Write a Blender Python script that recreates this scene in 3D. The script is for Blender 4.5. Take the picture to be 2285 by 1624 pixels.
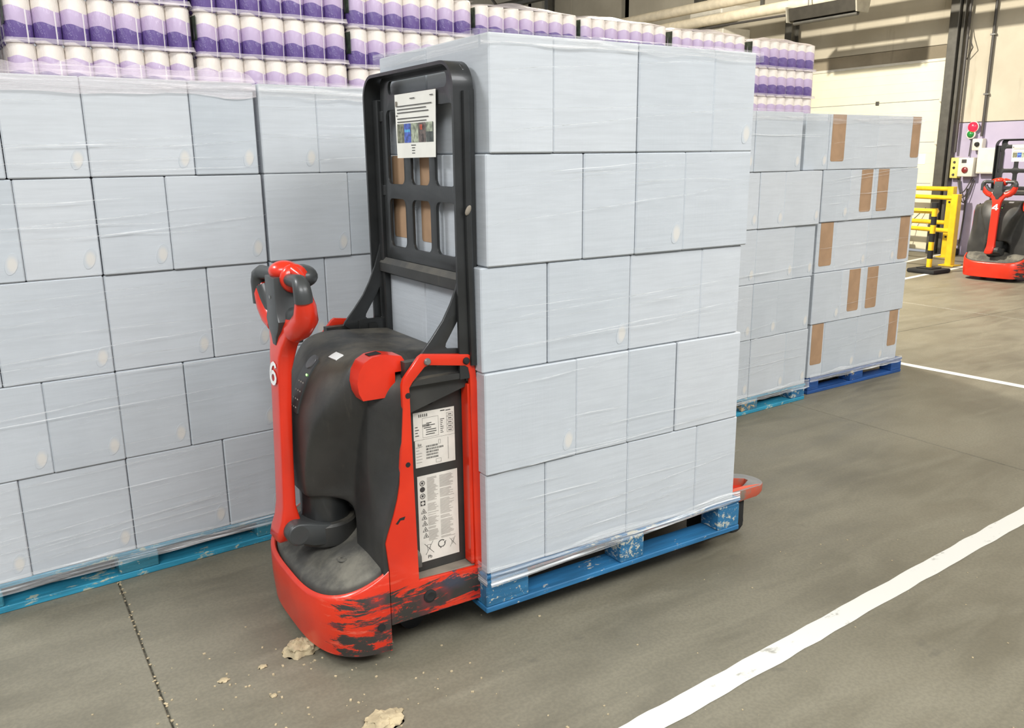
import bpy, bmesh, math, random
from mathutils import Vector, Matrix, noise

for o in list(bpy.data.objects):
    bpy.data.objects.remove(o)
SC = bpy.context.scene
COL = SC.collection
R = math.radians
rnd = random.Random(7)

# ------------------------------------------------------------------ camera, world, lights, exposure
W, H = 2285, 1624
FPX, PITCH, ROLL, YAW = 1885.2, 13.746, -0.6259, 32.318
cam_data = bpy.data.cameras.new('camera')
cam = bpy.data.objects.new('camera', cam_data)
COL.objects.link(cam)
p_, r_, y_ = R(PITCH), R(ROLL), R(YAW)
fwd = Vector((math.sin(y_) * math.cos(p_), math.cos(y_) * math.cos(p_), -math.sin(p_)))
rt = Vector((math.cos(y_), -math.sin(y_), 0))
up = rt.cross(fwd)
R2 = math.cos(r_) * rt + math.sin(r_) * up
U2 = -math.sin(r_) * rt + math.cos(r_) * up
mw = Matrix((R2, U2, -fwd)).transposed().to_4x4()
mw.translation = Vector((0, 0, 1.5))
cam.matrix_world = mw
cam_data.sensor_fit = 'HORIZONTAL'
cam_data.sensor_width = 36.0
cam_data.lens = FPX / W * 36.0
cam_data.clip_start = 0.05
cam_data.clip_end = 200
SC.camera = cam

world = bpy.data.worlds.new('hall_ambient')
SC.world = world
world.use_nodes = True
world.node_tree.nodes['Background'].inputs[0].default_value = (0.93, 0.96, 1.0, 1)
world.node_tree.nodes['Background'].inputs[1].default_value = 0.40
SC.view_settings.view_transform = 'Standard'
SC.view_settings.look = 'None'
SC.view_settings.exposure = 0.22
SC.view_settings.gamma = 1.0
SC.view_settings.use_curve_mapping = False


def area(name, loc, aim, sx, sy, power, color):
    l = bpy.data.lights.new(name, 'AREA')
    l.shape = 'RECTANGLE'
    l.size, l.size_y, l.energy, l.color = sx, sy, power, color
    o = bpy.data.objects.new(name, l)
    COL.objects.link(o)
    o.location = loc
    o.rotation_euler = (Vector(aim) - Vector(loc)).to_track_quat('-Z', 'Y').to_euler()
    return o


COOL = (0.97, 0.99, 1.0)
WARM = (1.0, 0.93, 0.80)
area('aisle_lamp', (-2.6, -2.8, 6.4), (1.0, 2.6, 0.8), 5.0, 2.4, 520, COOL)
area('aisle_lamp', (4.0, -3.2, 6.4), (2.8, 2.6, 0.8), 5.0, 2.4, 430, COOL)
area('aisle_lamp', (8.0, -1.0, 6.0), (8.0, 3.0, 0.0), 2.4, 0.8, 130, WARM)
area('row_lamp', (-2.5, 4.6, 5.0), (1.2, 2.6, 1.0), 2.0, 0.8, 150, COOL)
area('dock_lamp', (6.75, 7.8, 4.75), (11.0, 7.4, 1.4), 0.14, 0.12, 500, WARM)
area('dock_lamp', (6.7, 7.6, 4.8), (5.6, 2.6, 0.0), 0.30, 0.22, 230, WARM)


# ------------------------------------------------------------------ materials
class NT:
    """small helper round a node tree"""
    def __init__(s, name):
        s.m = bpy.data.materials.new(name)
        s.m.use_nodes = True
        s.t = s.m.node_tree
        s.b = s.t.nodes['Principled BSDF']
        s.out = s.t.nodes['Material Output']
        s.tc = s.t.nodes.new('ShaderNodeTexCoord')

    def n(s, kind, **kw):
        nd = s.t.nodes.new('ShaderNode' + kind)
        for k, v in kw.items():
            setattr(nd, k, v)
        return nd

    def link(s, a, b):
        s.t.links.new(a, b)

    def setv(s, sock, v):
        if isinstance(v, (int, float, tuple, list)):
            sock.default_value = v
        else:
            s.link(v, sock)

    def mapping(s, scale=(1, 1, 1), loc=(0, 0, 0), src='Object'):
        mp = s.n('Mapping')
        mp.inputs['Scale'].default_value = scale
        mp.inputs['Location'].default_value = loc
        s.link(s.tc.outputs[src], mp.inputs[0])
        return mp.outputs[0]

    def noise(s, scale=5, detail=3, rough=.55, vec=None, dist=0):
        nd = s.n('TexNoise')
        nd.inputs['Scale'].default_value = scale
        nd.inputs['Detail'].default_value = detail
        nd.inputs['Roughness'].default_value = rough
        nd.inputs['Distortion'].default_value = dist
        s.link(vec if vec is not None else s.tc.outputs['Object'], nd.inputs['Vector'])
        return nd.outputs['Fac']

    def math(s, op, a, b=0.0, c=0.0, clamp=False):
        nd = s.n('Math', operation=op, use_clamp=clamp)
        s.setv(nd.inputs[0], a)
        s.setv(nd.inputs[1], b)
        s.setv(nd.inputs[2], c)
        return nd.outputs[0]

    def rng(s, v, a, b, c=0.0, d=1.0):
        nd = s.n('MapRange')
        nd.interpolation_type = 'SMOOTHSTEP'
        s.setv(nd.inputs[0], v)
        for i, q in enumerate((a, b, c, d)):
            s.setv(nd.inputs[i + 1], q)
        return nd.outputs[0]

    def mix(s, f, a, b):
        nd = s.n('Mix', data_type='RGBA')
        s.setv(nd.inputs[0], f)
        for i, q in ((6, a), (7, b)):
            if isinstance(q, tuple):
                nd.inputs[i].default_value = (*q[:3], 1)
            else:
                s.link(q, nd.inputs[i])
        return nd.outputs[2]

    def bump(s, h, strength=.2, dist=.01):
        nd = s.n('Bump')
        nd.inputs['Strength'].default_value = strength
        nd.inputs['Distance'].default_value = dist
        s.link(h, nd.inputs['Height'])
        return nd.outputs[0]

    def xyz(s, src='Object'):
        nd = s.n('SeparateXYZ')
        s.link(s.tc.outputs[src], nd.inputs[0])
        return nd.outputs

    def col(s, v):
        s.setv(s.b.inputs['Base Color'], (*v, 1) if isinstance(v, tuple) else v)

    def setp(s, **kw):
        for k, v in kw.items():
            s.setv(s.b.inputs[k.replace('_', ' ')], v)


def plain(name, color, rough=.5, metal=0.0, var=.12, scale=9, bump=0.0, coat=0.0, dust=None):
    t = NT(name)
    dark = tuple(c * (1 - var) for c in color)
    lite = tuple(min(1, c * (1 + var)) for c in color)
    nz = t.noise(scale, 4)
    c = t.mix(t.rng(nz, .3, .7), dark, lite)
    if dust:
        geo = t.n('NewGeometry')
        sp = t.n('SeparateXYZ')
        t.link(geo.outputs['Normal'], sp.inputs[0])
        f = t.math('MULTIPLY', t.rng(sp.outputs[2], .15, .95, .10, .85), t.rng(t.noise(4.5, 6, .65, t.mapping((1, 1, .45))), .38, .66))
        f2 = t.math('MULTIPLY', t.rng(t.noise(1.0, 6, .7, t.mapping((9, 9, 1.8)), .6), .56, .74), .40)
        c = t.mix(t.math('MAXIMUM', f, f2), c, dust)
        t.setp(Roughness=.75)
    t.col(c)
    t.setp(Roughness=rough, Metallic=metal, Coat_Weight=coat)
    if bump:
        t.link(t.bump(t.noise(scale * 14, 2), bump, .003), t.b.inputs['Normal'])
    return t.m


def mat_carton():
    t = NT('carton_board')
    x = t.xyz()
    oi = t.n('ObjectInfo')
    tone = t.mix(oi.outputs['Random'], (.478, .515, .552), (.545, .572, .602))
    fibre = t.noise(1.0, 3, .6, t.mapping((7, 7, 90)))
    c = t.mix(t.rng(fibre, .3, .7), t.mix(.06, tone, (0, 0, 0)), tone)
    blot = t.noise(3.0, 3, .6)
    c = t.mix(t.rng(blot, .45, .75, 0, .14), c, (.72, .76, .80))
    t.col(c)
    # stretched film lying on the board: a glossy wrinkled coat
    wr = t.noise(1.0, 6, .68, t.mapping((1.3, 1.3, 58)), .25)
    wr2 = t.noise(1.0, 2, .5, t.mapping((34, 34, 9)))
    zone = t.rng(t.noise(2.3, 2), .42, .66)
    h = t.math('ADD', t.math('MULTIPLY', wr, 1.0), t.math('MULTIPLY', t.math('MULTIPLY', wr2, zone), .5))
    nb = t.bump(h, .9, .014)
    t.setp(Roughness=.62, Coat_Weight=.65, Coat_Roughness=.14)
    t.link(nb, t.b.inputs['Coat Normal'])
    flute = t.noise(1.0, 2, .5, t.mapping((150, 150, 3)))
    t.link(t.bump(flute, .05, .002), t.b.inputs['Normal'])
    return t.m


def mat_film(name, base_alpha=.14, streak=.75, vert=False, tint=(.93, .95, .97)):
    t = NT(name)
    v = t.mapping((30, 30, 3) if vert else (2.2, 2.2, 60))
    nz = t.noise(1.0, 5, .65, v, .8)
    f = t.rng(nz, .46, .70, base_alpha, streak)
    t.col(tint)
    t.setp(Roughness=.22, Specular_IOR_Level=.8)
    t.link(t.bump(nz, .8, .01), t.b.inputs['Normal'])
    tr = t.n('BsdfTransparent')
    mx = t.n('MixShader')
    t.link(f, mx.inputs[0])
    t.link(tr.outputs[0], mx.inputs[1])
    t.link(t.b.outputs[0], mx.inputs[2])
    t.link(mx.outputs[0], t.out.inputs[0])
    return t.m


def mat_red():
    t = NT('worn_red_paint')
    x = t.xyz()
    base = t.mix(t.rng(t.noise(6, 3), .3, .7), (.60, .024, .006), (.70, .033, .008))
    low = t.rng(x[2], .33, .20)
    side = t.rng(x[1], -.02, -.20)
    far = t.rng(x[0], -.30, -.22)
    zone = t.math('MULTIPLY', t.math('MULTIPLY', low, side), far)
    scr = t.noise(1.0, 8, .74, t.mapping((5, 5, 26)), .5)
    th = t.math('SUBTRACT', .80, t.math('MULTIPLY', zone, .35))
    d = t.math('SUBTRACT', scr, th)
    wear = t.rng(d, -.02, .03)
    hue = t.noise(9, 3)
    worn = t.mix(t.rng(hue, .45, .66), (.034, .030, .026), (.16, .030, .035))
    worn = t.mix(t.rng(t.noise(4.0, 2), .62, .70), worn, (.040, .046, .068))
    pale = t.math('MULTIPLY', zone, t.rng(t.noise(1.0, 4, .7, t.mapping((8, 8, 40))), .55, .64))
    c = t.mix(t.math('MULTIPLY', pale, .45), base, (.78, .20, .13))
    c = t.mix(wear, c, worn)
    t.col(c)
    t.setp(Roughness=t.rng(wear, 0, 1, .30, .62), Coat_Weight=.25, Coat_Roughness=.12)
    t.link(t.bump(scr, .12, .004), t.b.inputs['Normal'])
    return t.m


def mat_pallet(name, base, wood, amount, grain=(14, 30, 42)):
    t = NT(name)
    g = t.noise(1.0, 4, .6, t.mapping((4, 40, 40)))
    chip = t.noise(1.0, 5, .72, t.mapping(grain), .3)
    big = t.noise(3.5, 3)
    f = t.math('ADD', chip, t.math('MULTIPLY', t.math('SUBTRACT', big, .5), .7))
    f = t.rng(f, amount, amount + .07)
    c = t.mix(t.rng(g, .3, .7), tuple(q * .62 for q in base), base)
    t.col(t.mix(f, c, wood))
    t.setp(Roughness=.65)
    t.link(t.bump(chip, .35, .006), t.b.inputs['Normal'])
    return t.m


def mat_floor():
    t = NT('worn_concrete')
    pos = t.mapping((1, 1, 1))
    a = t.noise(1.1, 6, .62, pos)
    b = t.noise(1.0, 5, .65, t.mapping((1.6, 7, 1)), .5)
    g = t.noise(90, 2, .5, pos)
    c = t.mix(t.rng(a, .3, .7), (.150, .136, .098), (.235, .215, .160))
    c = t.mix(t.rng(b, .35, .72, 0, .55), c, (.290, .266, .198))
    c = t.mix(t.rng(g, .35, .65, 0, .22), c, (.095, .088, .072))
    spots = t.rng(t.noise(5, 4, .6, pos), .66, .74, 0, .35)
    c = t.mix(spots, c, (.10, .094, .08))
    t.col(c)
    t.setp(Roughness=t.rng(b, .3, .7, .42, .6))
    t.link(t.bump(t.noise(60, 3, .6, pos), .10, .004), t.b.inputs['Normal'])
    return t.m


def mat_line():
    t = NT('worn_white_paint')
    a = t.noise(9, 6, .68)
    b = t.noise(1.0, 4, .6, t.mapping((3, 26, 3)))
    f = t.rng(t.math('ADD', t.math('MULTIPLY', a, .6), t.math('MULTIPLY', b, .4)), .57, .65, 0, .8)
    t.col(t.mix(f, (.78, .77, .72), (.30, .285, .24)))
    t.setp(Roughness=.55)
    return t.m


def mat_wall(name, a, b, dirt):
    t = NT(name)
    n1 = t.noise(.9, 5, .6)
    n2 = t.noise(1.0, 4, .65, t.mapping((5, 5, .7)))
    c = t.mix(t.rng(n1, .3, .7), a, b)
    c = t.mix(t.rng(n2, .58, .78, 0, .45), c, dirt)
    t.col(c)
    t.setp(Roughness=.85)
    t.link(t.bump(t.noise(25, 4), .15, .01), t.b.inputs['Normal'])
    return t.m


def mat_roll(name, h):
    t = NT(name)
    x = t.xyz()
    zz = t.math('FRACT', t.math('DIVIDE', t.math('SUBTRACT', x[2], .0003), h))
    wob = t.math('MULTIPLY', t.math('SINE', t.math('MULTIPLY', x[0], 48)), .035)
    zz = t.math('ADD', zz, t.math('ADD', wob, t.math('MULTIPLY', t.math('SUBTRACT', t.noise(9, 2), .5), .10)))
    c = t.mix(t.rng(zz, .69, .705), (.52, .40, .58), (.80, .73, .66))
    c = t.mix(t.rng(zz, .395, .41), (.130, .075, .275), c)
    c = t.mix(t.rng(zz, .03, .05), (.78, .70, .68), c)
    ln = t.math('MULTIPLY', t.math('LESS_THAN', t.math('ABSOLUTE', t.math('SUBTRACT', x[0], .030)), .0032), t.math('LESS_THAN', x[1], 0))
    c = t.mix(t.math('MULTIPLY', ln, t.math('LESS_THAN', zz, .70)), c, (.84, .79, .80))
    t.col(c)
    wr = t.noise(1.0, 4, .65, t.mapping((22, 22, 14)), 1.2)
    t.setp(Roughness=.5, Coat_Weight=1.0, Coat_Roughness=.10)
    t.link(t.bump(wr, .8, .03), t.b.inputs['Coat Normal'])
    return t.m


M = {}
M['carton'] = mat_carton()
M['kraft'] = plain('kraft_board', (.36, .225, .130), .7, var=.08, scale=14)
t_ = NT('cream_light_spot')
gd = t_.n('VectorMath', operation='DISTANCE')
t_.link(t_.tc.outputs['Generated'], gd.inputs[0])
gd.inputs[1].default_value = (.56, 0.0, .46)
t_.col(t_.mix(t_.rng(gd.outputs['Value'], .18, .52), (.63, .61, .575), (.515, .548, .580)))  # light spot painted in: cream centre fading to carton tone
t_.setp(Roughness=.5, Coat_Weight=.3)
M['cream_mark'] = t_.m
M['film'] = mat_film('stretch_film', .10, .55)
M['film_skirt'] = mat_film('gathered_film', .22, .9)
M['film_top'] = mat_film('loose_film', .30, .65, tint=(.90, .82, .84))
M['film_thin'] = mat_film('thin_loose_film', .12, .50, tint=(.93, .91, .90))
M['strand'] = mat_film('film_strand', .30, .85)
M['red'] = mat_red()
M['red_plastic'] = plain('glossy_red_plastic', (.66, .027, .008), .30, var=.08, scale=7, coat=.4)
M['black_plastic'] = plain('dusty_black_plastic', (.028, .028, .027), .48, var=.2, bump=.08, dust=(.115, .102, .078))
M['rubber'] = plain('dusty_rubber_mat', (.060, .058, .052), .7, var=.2, bump=.15, dust=(.235, .22, .175))
M['grip'] = plain('grey_black_grip', (.045, .048, .048), .40, var=.1, coat=.15)
M['grey_plastic'] = plain('dark_grey_plastic', (.10, .10, .105), .35, coat=.3)
M['black_steel'] = plain('black_steel', (.020, .021, .021), .36, var=.2, bump=.05, coat=.15)
M['dark_panel'] = plain('dark_panel', (.030, .030, .028), .5, var=.2, dust=(.09, .085, .07))
M['void'] = plain('dark_rubber', (.012, .012, .012), .8)
M['ledge'] = plain('dusty_ledge', (.22, .19, .15), .8, var=.2)
M['paper'] = plain('label_paper', (.70, .67, .60), .55, var=.06, scale=18)
M['sheet'] = plain('laminated_sheet', (.80, .78, .70), .35, var=.04, coat=.4)
M['ink'] = plain('black_ink', (.05, .048, .045), .6)
M['ink_grey'] = plain('grey_ink', (.38, .35, .31), .6)
M['white'] = plain('white_vinyl', (.82, .82, .80), .45, var=.03)
M['steel'] = plain('bolt_steel', (.30, .30, .29), .35, metal=.8)
M['blue_pallet'] = mat_pallet('blue_painted_wood', (.022, .165, .36), (.55, .52, .42), .64)
M['blue_block'] = mat_pallet('blue_painted_chipboard', (.028, .17, .34), (.50, .50, .42), .53, (52, 40, 60))
M['teal_pallet'] = mat_pallet('turquoise_painted_wood', (.030, .30, .46), (.42, .46, .36), .58)
M['teal_block'] = mat_pallet('turquoise_painted_chipboard', (.04, .24, .33), (.40, .40, .30), .62, (52, 40, 60))
M['deep_pallet'] = mat_pallet('deep_blue_painted_wood', (.015, .085, .30), (.45, .38, .22), .68)
M['mix_block'] = mat_pallet('bare_chipboard', (.06, .22, .33), (.50, .36, .20), .48, (40, 40, 52))
M['floor'] = mat_floor()
M['joint'] = plain('joint_filler', (.22, .205, .165), .9, var=.5, scale=60)
M['line'] = mat_line()
M['wall'] = mat_wall('beige_concrete', (.45, .41, .325), (.545, .50, .40), (.27, .235, .17))
M['wall_lilac'] = mat_wall('lilac_paint', (.37, .33, .46), (.45, .405, .53), (.28, .25, .33))
M['dark_lintel'] = mat_wall('dark_concrete', (.20, .17, .12), (.34, .29, .21), (.06, .05, .045))  # darker, browner concrete tone for the lintel
M['door'] = plain('cream_door_panel', (.80, .755, .58), .5, var=.03, scale=3)
M['rail'] = plain('galvanised_rail', (.12, .115, .10), .45, metal=.5)
M['pipe'] = plain('cream_pipe', (.62, .55, .42), .5, var=.1)
M['dark_pipe'] = plain('dark_conduit', (.055, .05, .045), .5)
M['yellow'] = plain('yellow_barrier_paint', (.78, .50, .015), .4, var=.1, coat=.2)
M['box_white'] = plain('control_box_enamel', (.68, .65, .57), .45, var=.06)
M['box_yellow'] = plain('control_box_yellow', (.72, .60, .16), .45, var=.06)
M['heater'] = plain('heater_casing', (.040, .036, .028), .45, metal=.2)
M['heater_rim'] = plain('heater_end_plate', (.34, .32, .26), .4, metal=.3)
M['putty'] = plain('dried_putty', (.50, .41, .26), .9, var=.25, scale=18, bump=.5)
M['screen_blue'] = plain('photo_blue', (.06, .10, .38), .4, var=.6, scale=60)
M['photo_a'] = plain('photo_olive', (.17, .17, .11), .4, var=.7, scale=70)
M['photo_b'] = plain('photo_grey', (.30, .33, .24), .4, var=.6, scale=60)
M['photo_c'] = plain('photo_brown', (.10, .075, .065), .4, var=.8, scale=60)
M['photo_d'] = plain('photo_dark', (.06, .068, .06), .4, var=.5, scale=50)
M['photo_red'] = plain('photo_red', (.55, .09, .04), .4, var=.4, scale=60)
M['photo_sky'] = plain('photo_light_blue', (.08, .35, .62), .4, var=.3, scale=60)
M['green_tag'] = plain('dark_green_print', (.05, .07, .045), .45, var=.6, scale=30)


def emit(name, color, s):
    t = NT(name)
    t.col(color)
    t.setp(Emission_Color=(*color, 1), Emission_Strength=s, Roughness=.25)
    return t.m


M['red_lamp'] = emit('lit_red_lens', (1.0, .012, .03), 2.0)
M['green_lamp'] = plain('green_lens', (.02, .25, .05), .2, coat=.5)
M['red_lens'] = plain('red_lens', (.22, .02, .02), .25, coat=.5)
M['led'] = emit('green_led', (.35, 1.0, .25), 1.5)


# ------------------------------------------------------------------ mesh helpers
class B:
    def __init__(s):
        s.bm = bmesh.new()

    def _merge(s, tb, mx=None):
        if mx is not None:
            bmesh.ops.transform(tb, matrix=mx, verts=tb.verts)
        me = bpy.data.meshes.new('tmp')
        tb.to_mesh(me)
        tb.free()
        s.bm.from_mesh(me)
        bpy.data.meshes.remove(me)

    def box(s, c, d, bev=0.0, rot=None, seg=1):
        tb = bmesh.new()
        bmesh.ops.create_cube(tb, size=1)
        bmesh.ops.scale(tb, vec=d, verts=tb.verts)
        if bev:
            bmesh.ops.bevel(tb, geom=tb.edges[:], offset=bev, segments=seg, profile=.5, affect='EDGES')
        m = Matrix.Translation(c)
        if rot is not None:
            m = m @ rot
        s._merge(tb, m)
        return s

    def bb(s, x0, x1, y0, y1, z0, z1, bev=0.0, seg=1):
        return s.box(((x0 + x1) / 2, (y0 + y1) / 2, (z0 + z1) / 2), (abs(x1 - x0), abs(y1 - y0), abs(z1 - z0)), bev, None, seg)

    def loft(s, rings, cap=True, closed=True):
        vs = [[s.bm.verts.new(p) for p in ring] for ring in rings]
        n = len(rings[0])
        for a, b in zip(vs, vs[1:]):
            for i in range(n if closed else n - 1):
                j = (i + 1) % n
                try:
                    s.bm.faces.new((a[i], a[j], b[j], b[i]))
                except ValueError:
                    pass
        if cap and closed:
            s.bm.faces.new(list(reversed(vs[0])))
            s.bm.faces.new(vs[-1])
        return s

    def tube(s, pts, r, seg=10, cap=True, flat=None):
        pts = [Vector(p) for p in pts]
        n = len(pts)
        rad = r if isinstance(r, (list, tuple)) else [r] * n
        rings = []
        t0 = (pts[1] - pts[0]).normalized()
        ref = Vector((0, 0, 1)) if abs(t0.z) < .9 else Vector((1, 0, 0))
        nrm = (ref - t0 * ref.dot(t0)).normalized()
        for i, p in enumerate(pts):
            t = (pts[min(i + 1, n - 1)] - pts[max(i - 1, 0)]).normalized()
            nrm = (nrm - t * nrm.dot(t)).normalized()
            bn = t.cross(nrm)
            k = flat or (1, 1)
            rings.append([p + rad[i] * (k[0] * math.cos(a) * nrm + k[1] * math.sin(a) * bn) for a in [2 * math.pi * q / seg for q in range(seg)]])
        return s.loft(rings, cap)

    def cyl(s, p0, p1, r, seg=20, r2=None):
        return s.tube([p0, p1], [r, r if r2 is None else r2], seg)

    def disc_lathe(s, prof, axis_p, axis, seg=24):
        """prof: (radius, distance along the axis)"""
        axis = Vector(axis).normalized()
        ref = Vector((0, 0, 1)) if abs(axis.z) < .9 else Vector((1, 0, 0))
        a = (ref - axis * ref.dot(axis)).normalized()
        b = axis.cross(a)
        rings = [[Vector(axis_p) + axis * d + r * (math.cos(2 * math.pi * q / seg) * a + math.sin(2 * math.pi * q / seg) * b) for q in range(seg)] for r, d in prof]
        return s.loft(rings)

    def ball(s, c, rad, seg=20, rot=None):
        tb = bmesh.new()
        bmesh.ops.create_uvsphere(tb, u_segments=seg, v_segments=seg // 2 + 2, radius=1)
        bmesh.ops.scale(tb, vec=rad, verts=tb.verts)
        m = Matrix.Translation(c)
        if rot is not None:
            m = m @ rot
        s._merge(tb, m)
        return s

    def quad(s, *p):
        s.bm.faces.new([s.bm.verts.new(q) for q in p])
        return s

    def grid(s, fn, nu, nv):
        vs = [[s.bm.verts.new(fn(i / (nu - 1), j / (nv - 1))) for j in range(nv)] for i in range(nu)]
        for i in range(nu - 1):
            for j in range(nv - 1):
                s.bm.faces.new((vs[i][j], vs[i + 1][j], vs[i + 1][j + 1], vs[i][j + 1]))
        return s

    def mesh(s, name, mat, smooth=35, weld=True):
        if weld:
            bmesh.ops.remove_doubles(s.bm, verts=s.bm.verts, dist=1e-5)
        bmesh.ops.recalc_face_normals(s.bm, faces=s.bm.faces)
        me = bpy.data.meshes.new(name)
        s.bm.to_mesh(me)
        s.bm.free()
        finish(me, mat, smooth)
        return me

    def build(s, name, mat, parent=None, smooth=35, weld=True):
        return obj(name, s.mesh(name, mat, smooth, weld), parent)


def finish(me, mat, smooth=35):
    me.materials.clear()
    me.materials.append(M[mat] if isinstance(mat, str) else mat)
    if smooth:
        me.polygons.foreach_set('use_smooth', [True] * len(me.polygons))
        me.set_sharp_from_angle(angle=R(smooth))
    return me


def obj(name, me, parent=None, loc=None, rz=0.0):
    o = bpy.data.objects.new(name, me)
    COL.objects.link(o)
    if parent is not None:
        o.parent = parent
    if loc is not None:
        o.location = loc
    if rz:
        o.rotation_euler = (0, 0, rz)
    return o


def tag(o, label=None, cat=None, group=None, kind=None):
    for k, v in (('label', label), ('category', cat), ('group', group), ('kind', kind)):
        if v:
            o[k] = v
    if label and cat:
        n = len(label.replace(',', ' ').split())
        if not 4 <= n <= 16:
            print('LABEL LENGTH', n, label)
    return o


def thing(name, label, cat, loc=(0, 0, 0), rz=0.0, group=None):
    return tag(obj(name, None, None, loc, rz), label, cat, group)


def plate(outer, holes, thick, bevel, fmap):
    """flat outline with holes -> solid mesh; fmap (a,b,t) -> xyz"""
    cu = bpy.data.curves.new('outline', 'CURVE')
    cu.dimensions = '2D'
    cu.fill_mode = 'BOTH'
    cu.extrude = max(thick / 2 - bevel, 0)
    cu.bevel_depth = bevel
    cu.bevel_resolution = 1
    cu.offset = -bevel
    for poly in [outer] + holes:
        sp = cu.splines.new('POLY')
        sp.points.add(len(poly) - 1)
        for p, q in zip(sp.points, poly):
            p.co = (q[0], q[1], 0, 1)
        sp.use_cyclic_u = True
    o = bpy.data.objects.new('outline', cu)
    COL.objects.link(o)
    dg = bpy.context.evaluated_depsgraph_get()
    me = bpy.data.meshes.new_from_object(o.evaluated_get(dg))
    bpy.data.objects.remove(o)
    bpy.data.curves.remove(cu)
    for v in me.vertices:
        v.co = fmap(v.co.x, v.co.y, v.co.z)
    bm = bmesh.new()
    bm.from_mesh(me)
    bmesh.ops.remove_doubles(bm, verts=bm.verts, dist=1e-5)
    bmesh.ops.recalc_face_normals(bm, faces=bm.faces)
    bm.to_mesh(me)
    bm.free()
    return me


def rrect(x0, x1, y0, y1, r, n=5):
    out = []
    for cx, cy, a0 in ((x1 - r, y1 - r, 0), (x0 + r, y1 - r, 90), (x0 + r, y0 + r, 180), (x1 - r, y0 + r, 270)):
        for k in range(n + 1):
            a = R(a0 + 90 * k / n)
            out.append((cx + r * math.cos(a), cy + r * math.sin(a)))
    return out


def text_mesh(body, size, extrude, mx, mat, bold=0.0, sx=1.0):
    cu = bpy.data.curves.new('lettering', 'FONT')
    cu.body = body
    cu.size = size
    cu.extrude = extrude
    cu.align_x = 'CENTER'
    cu.align_y = 'CENTER'
    cu.offset = bold
    o = bpy.data.objects.new('lettering', cu)
    COL.objects.link(o)
    dg = bpy.context.evaluated_depsgraph_get()
    me = bpy.data.meshes.new_from_object(o.evaluated_get(dg))
    bpy.data.objects.remove(o)
    bpy.data.curves.remove(cu)
    me.transform(mx @ Matrix.Diagonal((sx, 1, 1, 1)))
    finish(me, mat, 0)
    return me


SIX = [[(.53, .78), (.47, .89), (.33, .93), (.18, .84), (.10, .66), (.085, .45), (.12, .22), (.21, .11), (.33, .07), (.45, .11), (.54, .23), (.55, .36), (.47, .50), (.33, .555), (.20, .51), (.11, .40)]]
FOUR = [[(.43, .0), (.43, .98)], [(.45, .93), (.03, .34)], [(-.03, .28), (.62, .28)]]


def stroke_number(strokes, height, width, mx, mat):
    b = B()
    hw = .085
    for st in strokes:
        P = [Vector((p[0] - .31, p[1] - .5, 0)) for p in st]
        L, Rr = [], []
        for i, p in enumerate(P):
            d = (P[min(i + 1, len(P) - 1)] - P[max(i - 1, 0)]).normalized()
            n = Vector((-d.y, d.x, 0)) * hw
            L.append(p + n), Rr.append(p - n)
        for z in (0, 1):
            pass
        for i in range(len(P) - 1):
            b.quad(L[i], L[i + 1], Rr[i + 1], Rr[i])
    m2 = mx @ Matrix.Diagonal((width, height, 1, 1))
    bmesh.ops.transform(b.bm, matrix=m2, verts=b.bm.verts)
    return b.mesh('number', mat, 0, weld=True)


def face_matrix(loc, xdir, ydir):
    x = Vector(xdir).normalized()
    y = Vector(ydir).normalized()
    z = x.cross(y)
    m = Matrix((x, y, z)).transposed().to_4x4()
    m.translation = Vector(loc)
    return m


def nz3(x, y, z):
    return noise.noise(Vector((x, y, z)))


# ------------------------------------------------------------------ setting: floor, back wall, door
floor = tag(obj('floor', None), kind='structure', label='grey concrete warehouse floor')
xs = [-6.0, 0.283, 4.15, 8.05, 12.5]
ys = [-6.0, 4.25, 9.0, 24.0]
B().bb(-6, 12.6, -6, 24, -.10, -.012).build('joint_filler', 'joint', floor)
for i in range(4):
    for j in range(3):
        b = B()
        b.bb(xs[i] + .0028, xs[i + 1] - .0028, ys[j] + .0028, ys[j + 1] - .0028, -.09, 0, .003)
        b.build('slab', 'floor', floor)


def strip(p0, p1, w):
    p0, p1 = Vector((*p0, 0)), Vector((*p1, 0))
    d = (p1 - p0)
    n = Vector((-d.y, d.x, 0)).normalized() * w / 2
    b = B()
    k = max(2, int(d.length / .04))

    def fn(u, v):
        q = p0 + d * u + n * (2 * v - 1)
        e = .006 * nz3(q.x * 9, q.y * 9, v * 5)
        return q + Vector((0, e if v in (0, 1) else 0, .0015))
    b.grid(fn, k, 2)
    return b.build('floor_line', 'line', floor)


strip((.2, 1.41), (4.6, 1.725), .078)
strip((5.62, 3.62), (5.74, 2.2), .075)
strip((9.0, 6.05), (12.0, 6.45), .07)
strip((9.9, 6.9), (12.4, 7.35), .07)

WX = 12.5
wall = tag(obj('wall_back', None), kind='structure', label='beige concrete dock wall with a lilac painted lower band')
YD0, YD1 = 7.56, 12.3          # door opening along y
ZD = 2.83
b = B()
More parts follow.
